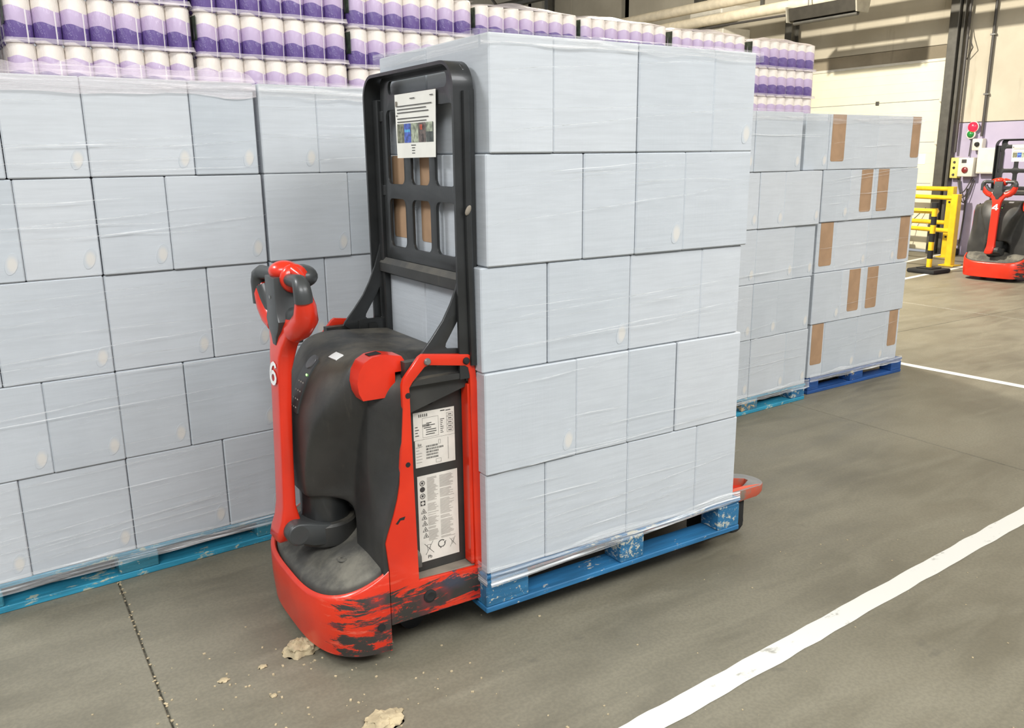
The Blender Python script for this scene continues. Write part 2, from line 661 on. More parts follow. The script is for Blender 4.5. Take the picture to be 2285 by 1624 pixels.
# concrete panels above and beside the door
for y0, y1 in ((-6, 2.1), (2.1, YD0 - .01)):
    B().bb(WX, WX + .25, y0 + .004, y1 - .004, 1.925, 7, .006).build('panel', 'wall', wall)
for y0, y1 in ((-6, 2.1), (2.1, YD0 - .01)):
    B().bb(WX, WX + .25, y0 + .004, y1 - .004, 0, 1.915, .006).build('panel', 'wall_lilac', wall)
for y0, y1 in ((YD0, 10.45), (10.45, YD1), (YD1, 17.0), (17.0, 24.0)):
    B().bb(WX, WX + .25, y0 + .005, y1 - .005, ZD + .22, 7, .006).build('panel', 'wall', wall)
B().bb(WX, WX + .25, YD0, YD1, ZD + .0, ZD + .214, .004).build('lintel', 'dark_lintel', wall)
B().bb(WX, WX + .25, YD1 + .005, 24, 0, ZD + .214, .006).build('panel', 'wall', wall)
ceil = tag(B().bb(-6, 12.75, -6, 24, 7.0, 7.2).build('ceiling', 'wall'), kind='structure', label='hall ceiling')
# sectional door
door = tag(obj('door_1', None), kind='structure', label='cream sectional dock door')
zs = [0.03, .46, 1.04, 1.655, 2.27, ZD]
for z0, z1 in zip(zs, zs[1:]):
    b = B()
    b.bb(WX - .005, WX + .04, YD0 + .10, YD1 - .05, z0 + .004, z1 - .004, .004)
    ps = b.build('panel', 'door', door)
    for k in range(1, 4):
        z = z0 + (z1 - z0) * k / 4
        B().bb(WX - .0075, WX - .004, YD0 + .11, YD1 - .06, z - .004, z + .004).build('rib', 'door', ps)
B().bb(WX - .02, WX + .06, YD0 + .06, YD1, ZD - .012, ZD + .03, .004).build('header', 'box_white', door)
B().bb(WX - .03, WX + .05, YD0 + .03, YD0 + .10, 0, ZD + .03, .004).build('stile', 'box_white', door)
for z in zs[1:-1]:
    B().bb(WX - .06, WX - .005, YD0 + .02, YD0 + .13, z - .04, z + .04, .008).build('roller_bracket', 'box_white', door)
    for y in (8.75, 10.1):
        B().bb(WX - .02, WX - .004, y - .03, y + .03, z - .03, z + .03, .004).build('hinge', 'rail', door)
B().bb(WX - .004 - .006, WX - .004, 7.84, 7.96, 1.33, 1.48).build('notice', 'white', door)
fr = tag(obj('door_2', None), kind='structure', label='dark steel guide rails and posts beside the door')
fr.name = 'trim_1'
B().bb(WX - .16, WX - .01, YD0 - .11, YD0 + .03, 0, 6.8, .006).build('post', 'rail', fr)
B().bb(WX - .12, WX - .01, YD0 - .175, YD0 - .13, 0, 6.8, .006).build('rail', 'rail', fr)
B().cyl((WX - .08, YD0 - .22, 1.5), (WX - .08, YD0 - .22, 6.8), .022, 10).build('conduit', 'dark_pipe', fr)
B().bb(WX - .10, WX - .01, YD0 - .42, YD0 - .26, 0, .10, .01).build('foot', 'void', fr)


def wall_thing(name, label, cat, parts, group=None):
    t = thing(name, label, cat, (0, 0, 0), 0, group)
    for nm, bb_, mt in parts:
        bb_.build(nm, mt, t)
    return t


X0 = WX
# conduits and control gear on the wall
b = B().cyl((X0 - .04, 6.99, 1.72), (X0 - .04, 6.99, 6.8), .020, 10)
t = wall_thing('conduit', 'long dark conduit rising from the switch beside the signal lights', 'conduit', [('pipe', b, 'dark_pipe')])
for z in (2.3, 3.1, 4.2):
    B().bb(X0 - .07, X0 - .002, 6.955, 7.025, z - .012, z + .012, .004).build('clip', 'steel', t)
t = thing('signal_light', 'traffic signal with lit red lens above a green lens on lilac wall', 'signal')
B().disc_lathe([(.05, 0), (.075, .03), (.08, .06), (.06, .065)], (X0 - .002, 7.115, 1.855), (-1, 0, 0)).build('housing', 'box_white', t)
B().disc_lathe([(.045, 0), (.065, .03), (.068, .06), (.05, .065)], (X0 - .002, 7.14, 1.755), (-1, 0, 0)).build('housing', 'box_white', t)
B().ball((X0 - .07, 7.115, 1.855), (.05, .072, .072)).build('red_lens', 'red_lamp', t)
B().ball((X0 - .065, 7.14, 1.755), (.04, .052, .052)).build('green_lens', 'green_lamp', t)
B().cyl((X0 - .03, 7.14, 1.70), (X0 - .03, 7.15, 1.44), .008, 8).build('cable', 'dark_pipe', t)
t = thing('rotary_switch', 'small white rotary switch box below the traffic signal', 'switch')
B().bb(X0 - .11, X0 - .002, 6.93, 7.08, 1.525, 1.69, .012, 2).build('box', 'box_white', t)
B().disc_lathe([(.032, 0), (.03, .03), (.02, .034)], (X0 - .11, 7.0, 1.61), (-1, 0, 0)).build('knob', 'void', t)
t = thing('control_box', 'yellow faced narrow control box next to the door post', 'control box')
B().bb(X0 - .10, X0 - .002, 7.255, 7.375, 1.13, 1.425, .01, 2).build('box', 'box_yellow', t)
for k, z in enumerate((1.36, 1.28, 1.18)):
    B().disc_lathe([(.018, 0), (.016, .014)], (X0 - .10, 7.315, z), (-1, 0, 0), 14).build('button', ('ink', 'void', 'ink')[k], t)
t = thing('isolator_box', 'white isolator box with red switch knob beside yellow control box', 'control box')
B().bb(X0 - .16, X0 - .002, 7.0, 7.225, 1.155, 1.425, .012, 2).build('box', 'box_white', t)
B().disc_lathe([(.045, 0), (.042, .02), (.02, .034)], (X0 - .16, 7.11, 1.25), (-1, 0, 0)).build('knob', 'red_lens', t)
B().bb(X0 - .165, X0 - .16, 7.10, 7.17, 1.35, 1.40).build('button_plate', 'ink', t)
t = thing('wall_cabinet', 'blank cream wall cabinet behind the truck numbered 4', 'cabinet')
B().bb(X0 - .13, X0 - .002, 6.67, 6.97, 1.20, 1.56, .01, 2).build('body', 'box_white', t)
B().bb(X0 - .137, X0 - .131, 6.685, 6.955, 1.215, 1.545, .003).build('door', 'box_white', t)
b = B()
for k in range(3):
    pts = []
    for q in range(15):
        u = q / 14
        pts.append((X0 - .03 - .05 * math.sin(u * 3.14), 7.28 - .22 * u - .02 * k, 1.14 - (.22 + .05 * k) * math.sin(u * 3.14) - .02 * k))
    b.tube(pts, .008, 6)
t = thing('cable_bundle', 'looped dark cables hanging under the two control boxes', 'cable')
b.build('cable', 'dark_pipe', t)
B().tube([(X0 - .025, 7.12, .98), (X0 - .025, 7.13, .5), (X0 - .025, 7.16, .02)], .012, 8).build('cable', 'dark_pipe', t)
B().tube([(X0 - .03, 7.4, 3.6), (X0 - .16, 7.3, 3.15), (X0 - .12, 7.22, 2.95), (X0 - .05, 7.33, 2.8)], .008, 6).build('cable', 'dark_pipe', t)

# yellow barrier by the door
t = thing('guard_rail', 'yellow tubular guard rail in front of the dock door', 'barrier')
B().bb(11.17, 11.27, 6.49, 6.58, 0, .955, .006).build('post', 'yellow', t)
B().bb(11.13, 11.33, 6.43, 6.64, 0, .012).build('base_plate', 'yellow', t)
B().bb(12.05, 12.15, 7.08, 7.17, 0, 1.02, .006).build('post', 'yellow', t)
B().bb(12.01, 12.20, 7.03, 7.22, 0, .012).build('base_plate', 'yellow', t)
B().bb(11.5, 11.59, 8.75, 8.84, 0, .95, .006).build('post', 'yellow', t)
B().bb(12.06, 12.15, 8.78, 8.87, 0, 1.0, .006).build('post', 'yellow', t)
for z in (.465, .905):
    B().tube([(11.22, 6.535, z), (11.545, 8.8, z)], .030, 12).build('rail', 'yellow', t)
for z in (.50, .985):
    B().tube([(12.10, 7.12, z), (12.11, 9.2, z)], .033, 12).build('rail', 'yellow', t)
for px in (.80, .30):
    B().disc_lathe([(.016, 0), (.016, .004)], (12.05, 7.12, px), (-1, 0, 0), 10).build('bolt', 'void', t)

t = thing('warning_post', 'yellow and black striped post on a black rubber base', 'post')
bx, by = 10.36, 6.30
B().bb(bx - .19, bx + .19, by - .19, by + .19, 0, .055, .02, 2).build('base', 'void', t)
B().bb(bx - .11, bx + .11, by - .11, by + .11, .055, .07, .006, 1).build('base', 'void', t)
n = 7
for k in range(n):
    z0 = .07 + k * .107
    B().cyl((bx, by, z0), (bx, by, z0 + .107), .034, 16).build('stripe_band', 'yellow' if k % 2 == 0 else 'void', t)
B().cyl((bx, by, .819), (bx, by, .885), .043, 16).build('cap', 'void', t)
B().tube([(bx + .04, by - .02, .775), (bx - .02, by + .9, .77), (bx - .1, by + 2.2, .765)], .032, 4).build('belt', 'yellow', t)
t = thing('tail_lamp', 'small red vehicle tail lamp on wire by the dock door', 'lamp')
B().bb(12.22, 12.30, 7.85, 8.02, .16, .27, .02, 2).build('housing', 'void', t)
B().bb(12.208, 12.221, 7.86, 8.01, .17, .26, .005).build('lens', 'red_lens', t)
B().bb(12.23, 12.29, 7.87, 8.0, 0, .16, .01).build('foot', 'steel', t)
B().tube([(12.28, 7.9, .27), (12.36, 7.85, .5), (12.45, 7.72, .68)], .006, 6).build('wire', 'dark_pipe', t)

# heater, pipes and steel high up
t = thing('radiant_heater', 'dark rectangular radiant heater hung high before the dock wall', 'heater')
hx, hz = 10.8, 3.5
b = B()
sec = [(-.10, -.08), (.10, -.08), (.13, .09), (-.13, .09)]
b.loft([[(hx + p[0], y, hz + p[1]) for p in sec] for y in (7.95, 9.1)])
b.build('casing', 'heater', t)
for y in (7.93, 9.12):
    b = B()
    b.loft([[(hx + p[0] * 1.25, yy, hz + p[1] * 1.25) for p in sec] for yy in (y - .012, y + .012)])
    b.build('end_plate', 'heater_rim', t)
B().tube([(hx - .02, 7.98, hz - .11), (hx - .02, 9.07, hz - .11)], .03, 10).build('burner_tube', 'rail', t)
for y in (8.2, 8.85):
    B().cyl((hx, y, hz + .09), (hx, y, 6.99), .008, 6).build('hanger', 'dark_pipe', t)
B().tube([(hx, 9.13, hz + .03), (hx, 10.5, hz + .05), (hx + .1, 13.5, hz + .06)], .018, 8).build('gas_pipe', 'dark_pipe', t)
for k, (px, pz, rr) in enumerate(((11.0, 3.945, .085), (11.0, 3.705, .085))):
    b = B().cyl((px, 5.2, pz - .03), (px, 23, pz + .06), rr, 16)
    t = thing('service_pipe', ('cream overhead service pipe, upper of the pair', 'cream overhead service pipe, lower of the pair')[k], 'pipe', group='overhead service pipes')
    b.build('pipe', 'pipe', t)
    for y in (9.9, 13.2, 16.5):
        B().bb(px - .02, px + .02, y - .03, y + .03, pz, 6.99).build('hanger', 'rail', t)
for k, (y, lb) in enumerate(((10.38, 'dark steel column behind the end stack of rolls'), (12.6, 'dark steel column behind overhead pipes, nearer the heater'), (17.6, 'dark steel column far along wall behind the truck load'))):
    b = B()
    b.bb(12.2, 12.22, y - .07, y + .07, 0, 6.99).bb(12.38, 12.40, y - .07, y + .07, 0, 6.99).bb(12.22, 12.38, y - .01, y + .01, 0, 6.99)
    t = thing('steel_column', lb, 'column', group='steel columns')
    b.build('profile', 'rail', t)
for k, (xx, yy, zz) in enumerate(((12.0, 12.0, 4.02), (12.0, 11.95, 3.62))):
    t = thing('cable_box', ('pale junction housing on the wall, above its twin', 'pale junction housing on the wall, below its twin')[k], 'housing', group='junction housings')
    B().bb(xx - .2, WX - .002, yy - .45, yy + .35, zz - .07, zz + .09, .01).build('body', 'box_white', t)
    B().bb(xx - .21, xx - .2, yy - .42, yy + .32, zz - .05, zz + .07).build('cover', 'box_white', t)
t = thing('roof_truss', 'dark steel truss crossing high behind the stacked rolls', 'truss')
B().tube([(9.5, 13.0, 4.35), (9.5, 23.0, 4.6)], .07, 8).build('chord', 'rail', t)
B().tube([(9.5, 13.0, 4.75), (9.5, 23.0, 5.0)], .07, 8).build('chord', 'rail', t)
for k in range(9):
    B().tube([(9.5, 13.2 + k * 1.1, 4.36 + k * .027), (9.5, 13.7 + k * 1.1, 4.78 + k * .027)], .03, 6).build('brace', 'rail', t)
B().cyl((9.5, 13.0, 4.4), (9.5, 13.0, 6.99), .05, 8).build('hanger', 'rail', t)

# ------------------------------------------------------------------ cartons
ORD = ['first', 'second', 'third', 'fourth', 'fifth', 'sixth', 'seventh']
ROW = ['bottom', 'second', 'middle', 'fourth', 'top']


def carton(x0, x1, y0, y1, z0, z1, label, group, base, rz, slots=(), thumb=None, side_slots=(), jit=.004):
    """box in the frame of a stack; base (x,y,z) and rz place the frame"""
    cx, cy = (x0 + x1) / 2, (y0 + y1) / 2
    w, d, h = x1 - x0 - .002, y1 - y0 - .002, z1 - z0 - .0015
    ca, sa = math.cos(rz), math.sin(rz)
    jy = rnd.uniform(-jit, jit)
    cy += jy
    loc = (base[0] + cx * ca - cy * sa, base[1] + cx * sa + cy * ca, base[2] + z0)
    t = thing('carton', label, 'carton', loc, rz + R(rnd.uniform(-.35, .35)), group)
    b = B()
    bev = .004
    # front and rear bulge a little
    tb = bmesh.new()
    bmesh.ops.create_cube(tb, size=1)
    bmesh.ops.scale(tb, vec=(w, d, h), verts=tb.verts)
    bmesh.ops.bevel(tb, geom=tb.edges[:], offset=bev, segments=1, affect='EDGES')
    b._merge(tb, Matrix.Translation((0, 0, h / 2)))
    body = b.build('body', 'carton', t, 0)
    yf = -d / 2
    if thumb:  # soft reflected-light spot, painted as a flat cream patch
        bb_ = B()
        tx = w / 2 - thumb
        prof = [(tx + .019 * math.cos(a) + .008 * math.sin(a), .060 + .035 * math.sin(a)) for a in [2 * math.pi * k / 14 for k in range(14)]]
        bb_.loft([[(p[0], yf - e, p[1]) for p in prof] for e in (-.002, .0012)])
        bb_.build('light_spot', 'cream_mark', t, 0)
    for s0, s1, zb in slots:      # in stack x; from zb up to the top edge
        a, c = s0 - (x0 + x1) / 2, s1 - (x0 + x1) / 2
        r = .014
        zt = h - .002
        zb2 = zb - z0
        poly = [(a, zt), (a, zb2 + r)] + [(a + r - r * math.cos(R(k)), zb2 + r - r * math.sin(R(k))) for k in (30, 60, 90)] + [(c - r + r * math.sin(R(k)), zb2 + r - r * math.cos(R(k))) for k in (0, 30, 60, 90)] + [(c, zt)]
        B().loft([[(p[0], yf - e, p[1]) for p in poly] for e in (-.002, .0012)]).build('slot_opening', 'kraft', t, 0)
    for s0, s1, zb in side_slots:  # on the -x end face, in stack y
        a, c = s0 - cy, s1 - cy
        B().loft([[(-w / 2 - e, p[0], p[1] - z0) for p in rrect(a, c, zb, z1 - .002, .012)] for e in (-.002, .0012)]).build('slot_opening', 'kraft', t, 0)
    return t


def pallet(label, base, rz, length, depth, mats, hts=(.022, .053, .030), group='wooden pallets', blocks=None, block_mats=None):
    t = thing('pallet', label, 'pallet', base, rz, group)
    hb, hk, hd = hts
    bw = .10
    yy = [0.0, depth / 2 - bw / 2, depth - bw]
    xs_ = blocks or [(0, .155), (length / 2 - .07, length / 2 + .07), (length - .13, length)]
    k = 0
    for y in yy:
        b = B()
        n = 16

        def fn(u, v, y=y):
            return (u * length, y + v * bw, hb)
        b.bb(0, length, y + .002, y + bw - .002, 0, hb, .003)
        b.build('bottom_board', mats[0], t)
    for y in yy:
        for i, (a, c) in enumerate(xs_):
            mt = block_mats[i] if block_mats and y == 0 else mats[1]
            B().bb(a + .002, c - .002, y + .003, y + bw - .004, hb, hb + hk, .004).build('block', mt, t)
    for i, (a, c) in enumerate(xs_):
        B().bb(a + .004, c - .004, .006, depth - .006, hb + hk, hb + hk + hd * .42, .002).build('stringer', mats[0], t)
    nb = 5
    wb = depth / (nb + .5)
    for i in range(nb):
        y = i * (depth - wb) / (nb - 1)
        B().bb(0, length, y, y + wb, hb + hk + hd * .42, hb + hk + hd, .003).build('deck_board', mats[0], t)
    return t


def wrap(label, base, rz, x0, x1, z0, z1, y=-.004, seed=1, strands=16, skirt=(.045, .045), side=None, top=.05, rows=((0, 0),), rise=.012, lift=0.0, film='film_thin'):
    """stretch film: gathered skirt at the foot, collar at the top, taut strands between; x0..x1 front, side = depth seen at the -x end"""
    rg = random.Random(seed)
    t = thing('stretch_wrap', label, 'film', base, rz, 'stretch wrap on the pallet loads')
    L = x1 - x0

    def ridge(u, v, k):
        return .0045 * (1 + nz3(u * 3 + seed, v * 9, k))
    lo, hi = skirt

    def sk(u, v):
        x = x0 + L * u
        edge = .018 * nz3(u * 5, seed * 3.3, 0)
        z = z0 - lo + (lo + hi + edge) * v + lift * u * (1 - v)
        return (x, y - .006 - .006 * abs(math.sin(v * 14 + nz3(u * 4, 2, seed) * 4)) * (1.0 - .6 * v), z)
    B().grid(sk, 60, 14).build('skirt', 'film_skirt', t, 60)

    def co(u, v):
        x = x0 + L * u
        edge = .02 * nz3(u * 7, seed * 1.7, 4)
        z = z1 - top + (top + .002) * v if v < .7 else z1 + .002 + (rise + rise * 1.1 * abs(nz3(u * 11, seed, 7))) * math.sin((v - .7) / .3 * 1.57)
        yy = y - .003 - .002 * nz3(u * 20, v * 4, seed)
        if v >= .7:
            yy = y + (v - .7) / .3 * .09
        return (x, yy, z - (edge if v == 0 else 0))
    B().grid(co, 70, 11).build('collar', film, t, 60)
    b = B()
    for k in range(strands):
        za = rg.uniform(z0 + .03, z1 - .08)
        sl = rg.uniform(-.02, .10)
        u0 = rg.uniform(0, .6)
        u1 = min(1.0, u0 + rg.uniform(.15, .75))
        if rg.random() < .35:
            u0, u1 = 0, 1
        w = rg.choice((.0007, .001, .0014, .0022))
        n = 12
        wv = rg.uniform(0, 9)

        def sf(u, v):
            q = u0 + (u1 - u0) * u
            z = za + sl * (q - u0) + .006 * nz3(q * 6, wv, k) + (v - .5) * w * (.4 + 1.2 * math.sin(u * 3.14))
            pr = max(p for zz, p in rows if zz <= max(z, rows[0][0]))
            return (x0 + L * q, -pr - .0075 - .0005 * v, z)
        b.grid(sf, n, 2)
    o = b.build('strand', 'strand', t, 0, weld=False)
    o['kind'] = 'stuff'
    if side:
        def sc(u, v):
            yy = y + side * u
            z = z1 - .045 + .047 * v if v < .7 else z1 + .004
            return (x0 - .005 + (.06 if v > .95 else 0), yy, z)
        B().grid(sc, 20, 8).build('collar', film, t, 60)

        def ss(u, v):
            return (x0 - .006 - .004 * abs(math.sin(v * 12)), y + side * u, z0 - lo + (lo + hi) * v)
        B().grid(ss, 20, 10).build('skirt', 'film_skirt', t, 60)
    return t


# wall of stacks beyond the truck (frame: along the row)
A0 = (-.094, 3.141, 0.0)
AA = math.atan2(.0628, .942)
ZA = [.108, .463, .785, 1.124, 1.450, 1.770]
GRP = 'cartons on the wrapped pallets'


def row_of(edges, zi, ZZ, depth, name, ref, base, rz, fromend=False, proud=0.0, skip=(), slots=None, with_spots=True, ycut=None):
    n = len(edges) - 1
    for i in range(n):
        if i in skip:
            continue
        k = (n - 1 - i) if fromend else i
        lb = f'pale carton, {ORD[k]} from {ref} in the {ROW[zi]} row of {name}'
        sl = [q for q in (slots or []) if edges[i] - .001 <= q[0] and q[1] <= edges[i + 1] + .004]
        if sl:
            lb = f'carton with brown slot, {ORD[k]} from {ref} in {ROW[zi]} row of {name}'
        carton(edges[i], edges[i + 1], -proud, depth, ZZ[zi], ZZ[zi + 1], lb, GRP, base, rz, sl, (.034 if with_spots and not sl else None))


A_odd = [-.125, .115, .455, .802, 1.032]
A_even = [-.125, .225, .456, .687, 1.030]
A_top = [-.125, .212, .454, .794, 1.022]
B_odd = [1.040, 1.265, 1.610, 1.955, 2.19]
B_even = [1.040, 1.379, 1.610, 1.842, 2.19]
for zi, (ea, eb, pr) in enumerate(((A_odd, B_odd, .000), (A_even, B_even, .008), (A_odd, B_odd, .004), (A_even, B_even, .012), (A_top, B_odd, .016))):
    row_of(ea, zi, ZA, .42, 'stack beyond tiller', 'the seam', A0, AA, True, pr)
    row_of(eb, zi, ZA, .42, 'stack behind backrest', 'the seam', A0, AA, False, pr - .004)
ca, sa = math.cos(AA), math.sin(AA)


def along(s, t=0.0, base=A0, a=AA):
    return (base[0] + s * math.cos(a) - t * math.sin(a), base[1] + s * math.sin(a) + t * math.cos(a), base[2])


pallet('turquoise wooden pallet under the cartons beyond the tiller', along(-.135), AA, 1.18, .80, ('teal_pallet', 'teal_block'), hts=(.024, .056, .028), blocks=[(0, .155), (.52, .663), (1.037, 1.18)])
pallet('turquoise wooden pallet mostly hidden behind the numbered truck', along(1.06), AA, 1.16, .80, ('teal_pallet', 'teal_block'), hts=(.024, .056, .028))
wrap('clear stretch wrap strands around the cartons beyond the tiller', A0, AA, -.13, 1.03, .108, 1.770, -.022, 3, 46, (.028, .03), rows=list(zip(ZA, (.004, .012, .008, .016, .020))), rise=.035, film='film_top')
wrap('clear stretch wrap strands around the cartons behind the backrest', A0, AA, 1.04, 2.19, .108, 1.770, -.022, 4, 26, (.028, .03), rows=list(zip(ZA, (.0, .008, .004, .012, .016))))

# stacks further along the aisle
D0 = (3.67, 3.31, 0.0)
DA = math.atan2(.028, .628)
E0 = (4.389, 3.401, 0.0)
EA = math.atan2(.026, 1.028)
ZD_ = [.105, .456, .780, 1.092, 1.406, 1.731]
rowsD = [[-.30, .07, .392, .607], [-.20, .06, .287, .598], [-.30, .07, .416, .612], [-.20, .062, .282, .618], [-.35, -.008, .398]]
rowsE = [[-.010, .135, .473, .80, .962], [-.02, .26, .498, .975], [-.012, .180, .509, .835, 1.0], [-.008, .262, .516, .985], [-.205, .018, .50, .972]]
slotE = [[(.004, .118, .19), (.838, .938, .206)], [(.335, .452, .504), (.535, .652, .503)], [(.018, .142, .820), (.862, .972, .803)],
         [(.372, .488, 1.140), (.546, .660, 1.138)], [(.036, .165, 1.455), (.866, .958, 1.47)]]
for zi in range(5):
    row_of(rowsD[zi], zi, ZD_, .42, 'stack past load', 'the end stack', D0, DA, True, (.0, .006, .0, .01, .014)[zi])
    row_of(rowsE[zi], zi, ZD_, .42, 'the end stack', 'the aisle', E0, EA, True, (.0, .006, .0, .01, .014)[zi], slots=slotE[zi])
pallet('blue wooden pallet with bare chipboard blocks beyond the truck forks', along(-.55, 0, D0, DA), DA, 1.17, .80, ('teal_pallet', 'mix_block'), hts=(.022, .058, .024), blocks=[(0, .14), (.575, .72), (1.04, 1.17)], block_mats=['mix_block', 'mix_block', 'blue_block'])
pallet('deep blue wooden pallet under the end stack by the aisle', along(-.005, -.01, E0, EA), EA, 1.03, .80, ('deep_pallet', 'deep_pallet'), hts=(.022, .058, .024), blocks=[(0, .11), (.445, .585), (.91, 1.03)])
wrap('clear stretch wrap around the stack past the truck load', D0, DA, -.35, .612, .106, 1.731, -.022, 5, 20, (.02, .03), rows=list(zip(ZD_, (.004, .010, .004, .014, .018))))
wrap('creased stretch wrap around the end stack with brown slots', E0, EA, -.02, .985, .106, 1.731, -.022, 6, 26, (.02, .03), rows=list(zip(ZD_, (.004, .010, .004, .014, .018))))

# load on the forks of the near truck
F0 = (0.0, 2.094, 0.0)
ZF = [.223, .556, .878, 1.192, 1.511, 1.832]
rowsF = [[1.225, 1.448, 1.790, 2.112, 2.318], [1.222, 1.565, 1.782, 1.995, 2.306], [1.220, 1.456, 1.782, 2.101, 2.292], [1.238, 1.583, 1.791, 1.999, 2.305], [1.250, 1.469, 1.787, 2.110, 2.303]]
DEP = .71
for zi in range(5):
    e = rowsF[zi]
    pr = (.0, .006, .0, .010, .014)[zi]
    nm = 'load on truck 6'
    for i in range(4):
        d = DEP if i else (.245 if zi in (1, 3) else .36)
        lb = f'pale carton, {ORD[i]} from the backrest in the {ROW[zi]} row of load on truck'
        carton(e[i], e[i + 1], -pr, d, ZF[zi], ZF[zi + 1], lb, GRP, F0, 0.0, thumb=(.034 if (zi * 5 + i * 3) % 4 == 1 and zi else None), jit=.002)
    d0 = .245 if zi in (1, 3) else .36
    ss = [(.315, .400, 1.238), (.500, .610, 1.240)] if zi == 3 else []
    lb = f'carton seen through backrest behind the first in the {ROW[zi]} row of truck load'
    carton(e[0], e[1] - .002, d0 + .002, DEP, ZF[zi], ZF[zi + 1], lb, GRP, F0, 0.0, side_slots=ss, jit=0.001)
pallet('scuffed blue wooden pallet raised on the forks of the near truck', (1.218, 2.088, .092), 0, 1.136, .76, ('blue_pallet', 'blue_block'), hts=(.020, .090, .020), blocks=[(0, .163), (.545, .655), (1.02, 1.136)])
wrap('glossy stretch wrap gathered round foot of the load on the truck', F0, 0, 1.222, 2.325, .223, 1.832, -.018, 9, 44, (.034, .040), side=.70, lift=.036, top=.03, film='film_thin', rows=list(zip(ZF, (.002, .008, .002, .012, .016))))

# ------------------------------------------------------------------ paper-roll stacks behind the cartons
HL = .205
RR = .0565
b = B()
prof = [(.050, 0), (.0535, .002), (RR * 1.02, .010), (RR * 1.04, HL * .5), (RR * 1.02, HL - .010), (.053, HL - .002), (.046, HL)]
b.disc_lathe([(r, d) for r, d in prof], (0, 0, 0), (0, 0, 1), 16)
M['roll'] = mat_roll('printed_roll_wrap', HL)
roll_me = b.mesh('roll', 'roll', 50)
SLOPE = math.atan(.06)


def pack(X, Y, z, nx, ny, label, top, first, green):
    t = thing('roll_bundle', label, 'rolls', (X, Y, z), SLOPE, 'film-wrapped bundles of paper rolls')
    px = 2 * RR
    wid = nx * px
    dep = ny * px
    spots = [((i + .5) * px, .5 * px, 0) for i in range(nx)]
    spots += [(.5 * px, (j + .5) * px, -math.pi / 2) for j in range(1, ny)]
    spots += [(wid - .5 * px, (j + .5) * px, math.pi / 2) for j in range(1, ny)]
    for x, y, rz in spots:
        r = obj('roll', roll_me, t, (x, y, 0), rz + rnd.uniform(-.12, .12))
    b = B()

    def seam(u, v):
        # pinched film round the foot of the bundle, front and both ends
        per = wid + 2 * dep
        s = u * per
        if s < dep:
            x, y, nx_, ny_ = 0, dep - s, -1, 0
        elif s < dep + wid:
            x, y, nx_, ny_ = s - dep, 0, 0, -1
        else:
            x, y, nx_, ny_ = wid, s - dep - wid, 1, 0
        o = .002 + .010 * (1 - v) + .005 * nz3(s * 14, z * 9, X)
        return (x + nx_ * o, y + ny_ * o, .002 + .022 * v + .005 * nz3(s * 9, z * 5, X + 3))
    b.grid(seam, 90, 4).build('film_seam', 'film_top', t, 60)
    if green:
        B().bb(-.0015, .0, px * .12, px * .85, HL * .38, HL * .92).build('printed_tag', 'green_tag', t)
    if top:
        b = B()

        def dome(u, v):
            m = math.sin(u * 3.1416) * math.sin(v * 3.1416)
            return (u * wid, v * dep, HL - .004 + .045 * m ** .5 * (1 + .6 * nz3(u * 5, v * 4, X)) if 0 < u < 1 and 0 < v < 1 else HL - .004)
        b.grid(dome, 26, 18).build('film_top', 'film_top', t, 60)


stacks = [(-.62, 1.79, 3, 'eighth'), (.243, 1.80, 3, 'seventh'), (1.052, 1.786, 3, 'sixth'), (1.860, 1.770, 3, 'fifth'), (2.664, 1.755, 3, 'fourth'),
          (3.470, 1.75, 3, 'third'), (4.305, 1.74, 3, 'second'), (5.165, 1.731, 3, 'first')]
LAY = ['lowest visible layer', 'middle layer', 'top layer']
for X, zb, nl, od in stacks:
    Y = 4.4 + .06 * X
    for k in range(nl):
        pack(X, Y, zb + k * HL, 7, 4, f'bundle of purple and cream paper rolls, {LAY[k]} of {od} stack from the door', k == nl - 1 and X > 1.5, k == 0, k >= 1)
    # the layers below, behind the cartons
    t = thing('roll_load', f'lower layers of paper rolls under the {od} stack from the door', 'rolls', (X, Y, 0), SLOPE, 'lower layers of the roll stacks')
    b = B()
    for i in range(7):
        for j in (0, 1, 2, 3):
            if j == 0 or i in (0, 6):
                b.disc_lathe([(q, l * HL + d) for l in range(8) for q, d in ((.0535, .001), (RR * 1.02, .012), (RR * 1.02, HL - .012), (.053, HL - .001))], ((i + .5) * 2 * RR, (j + .5) * 2 * RR, 0), (0, 0, 1), 12)
    o = b.build('roll_column', 'roll', t, 50)
    o.location = (0, 0, zb - 8 * HL - .001)
    o['kind'] = 'stuff'
    B().bb(0, 14 * RR, 0, 8 * RR, 0, zb - 8 * HL - .002, .004).build('pallet_base', 'blue_pallet', t)

# ------------------------------------------------------------------ pallet truck
HW = .315
VC, SH = .037, .352      # the body is a little wider than the backrest
SIDE = {-1: -.315, 1: .389}


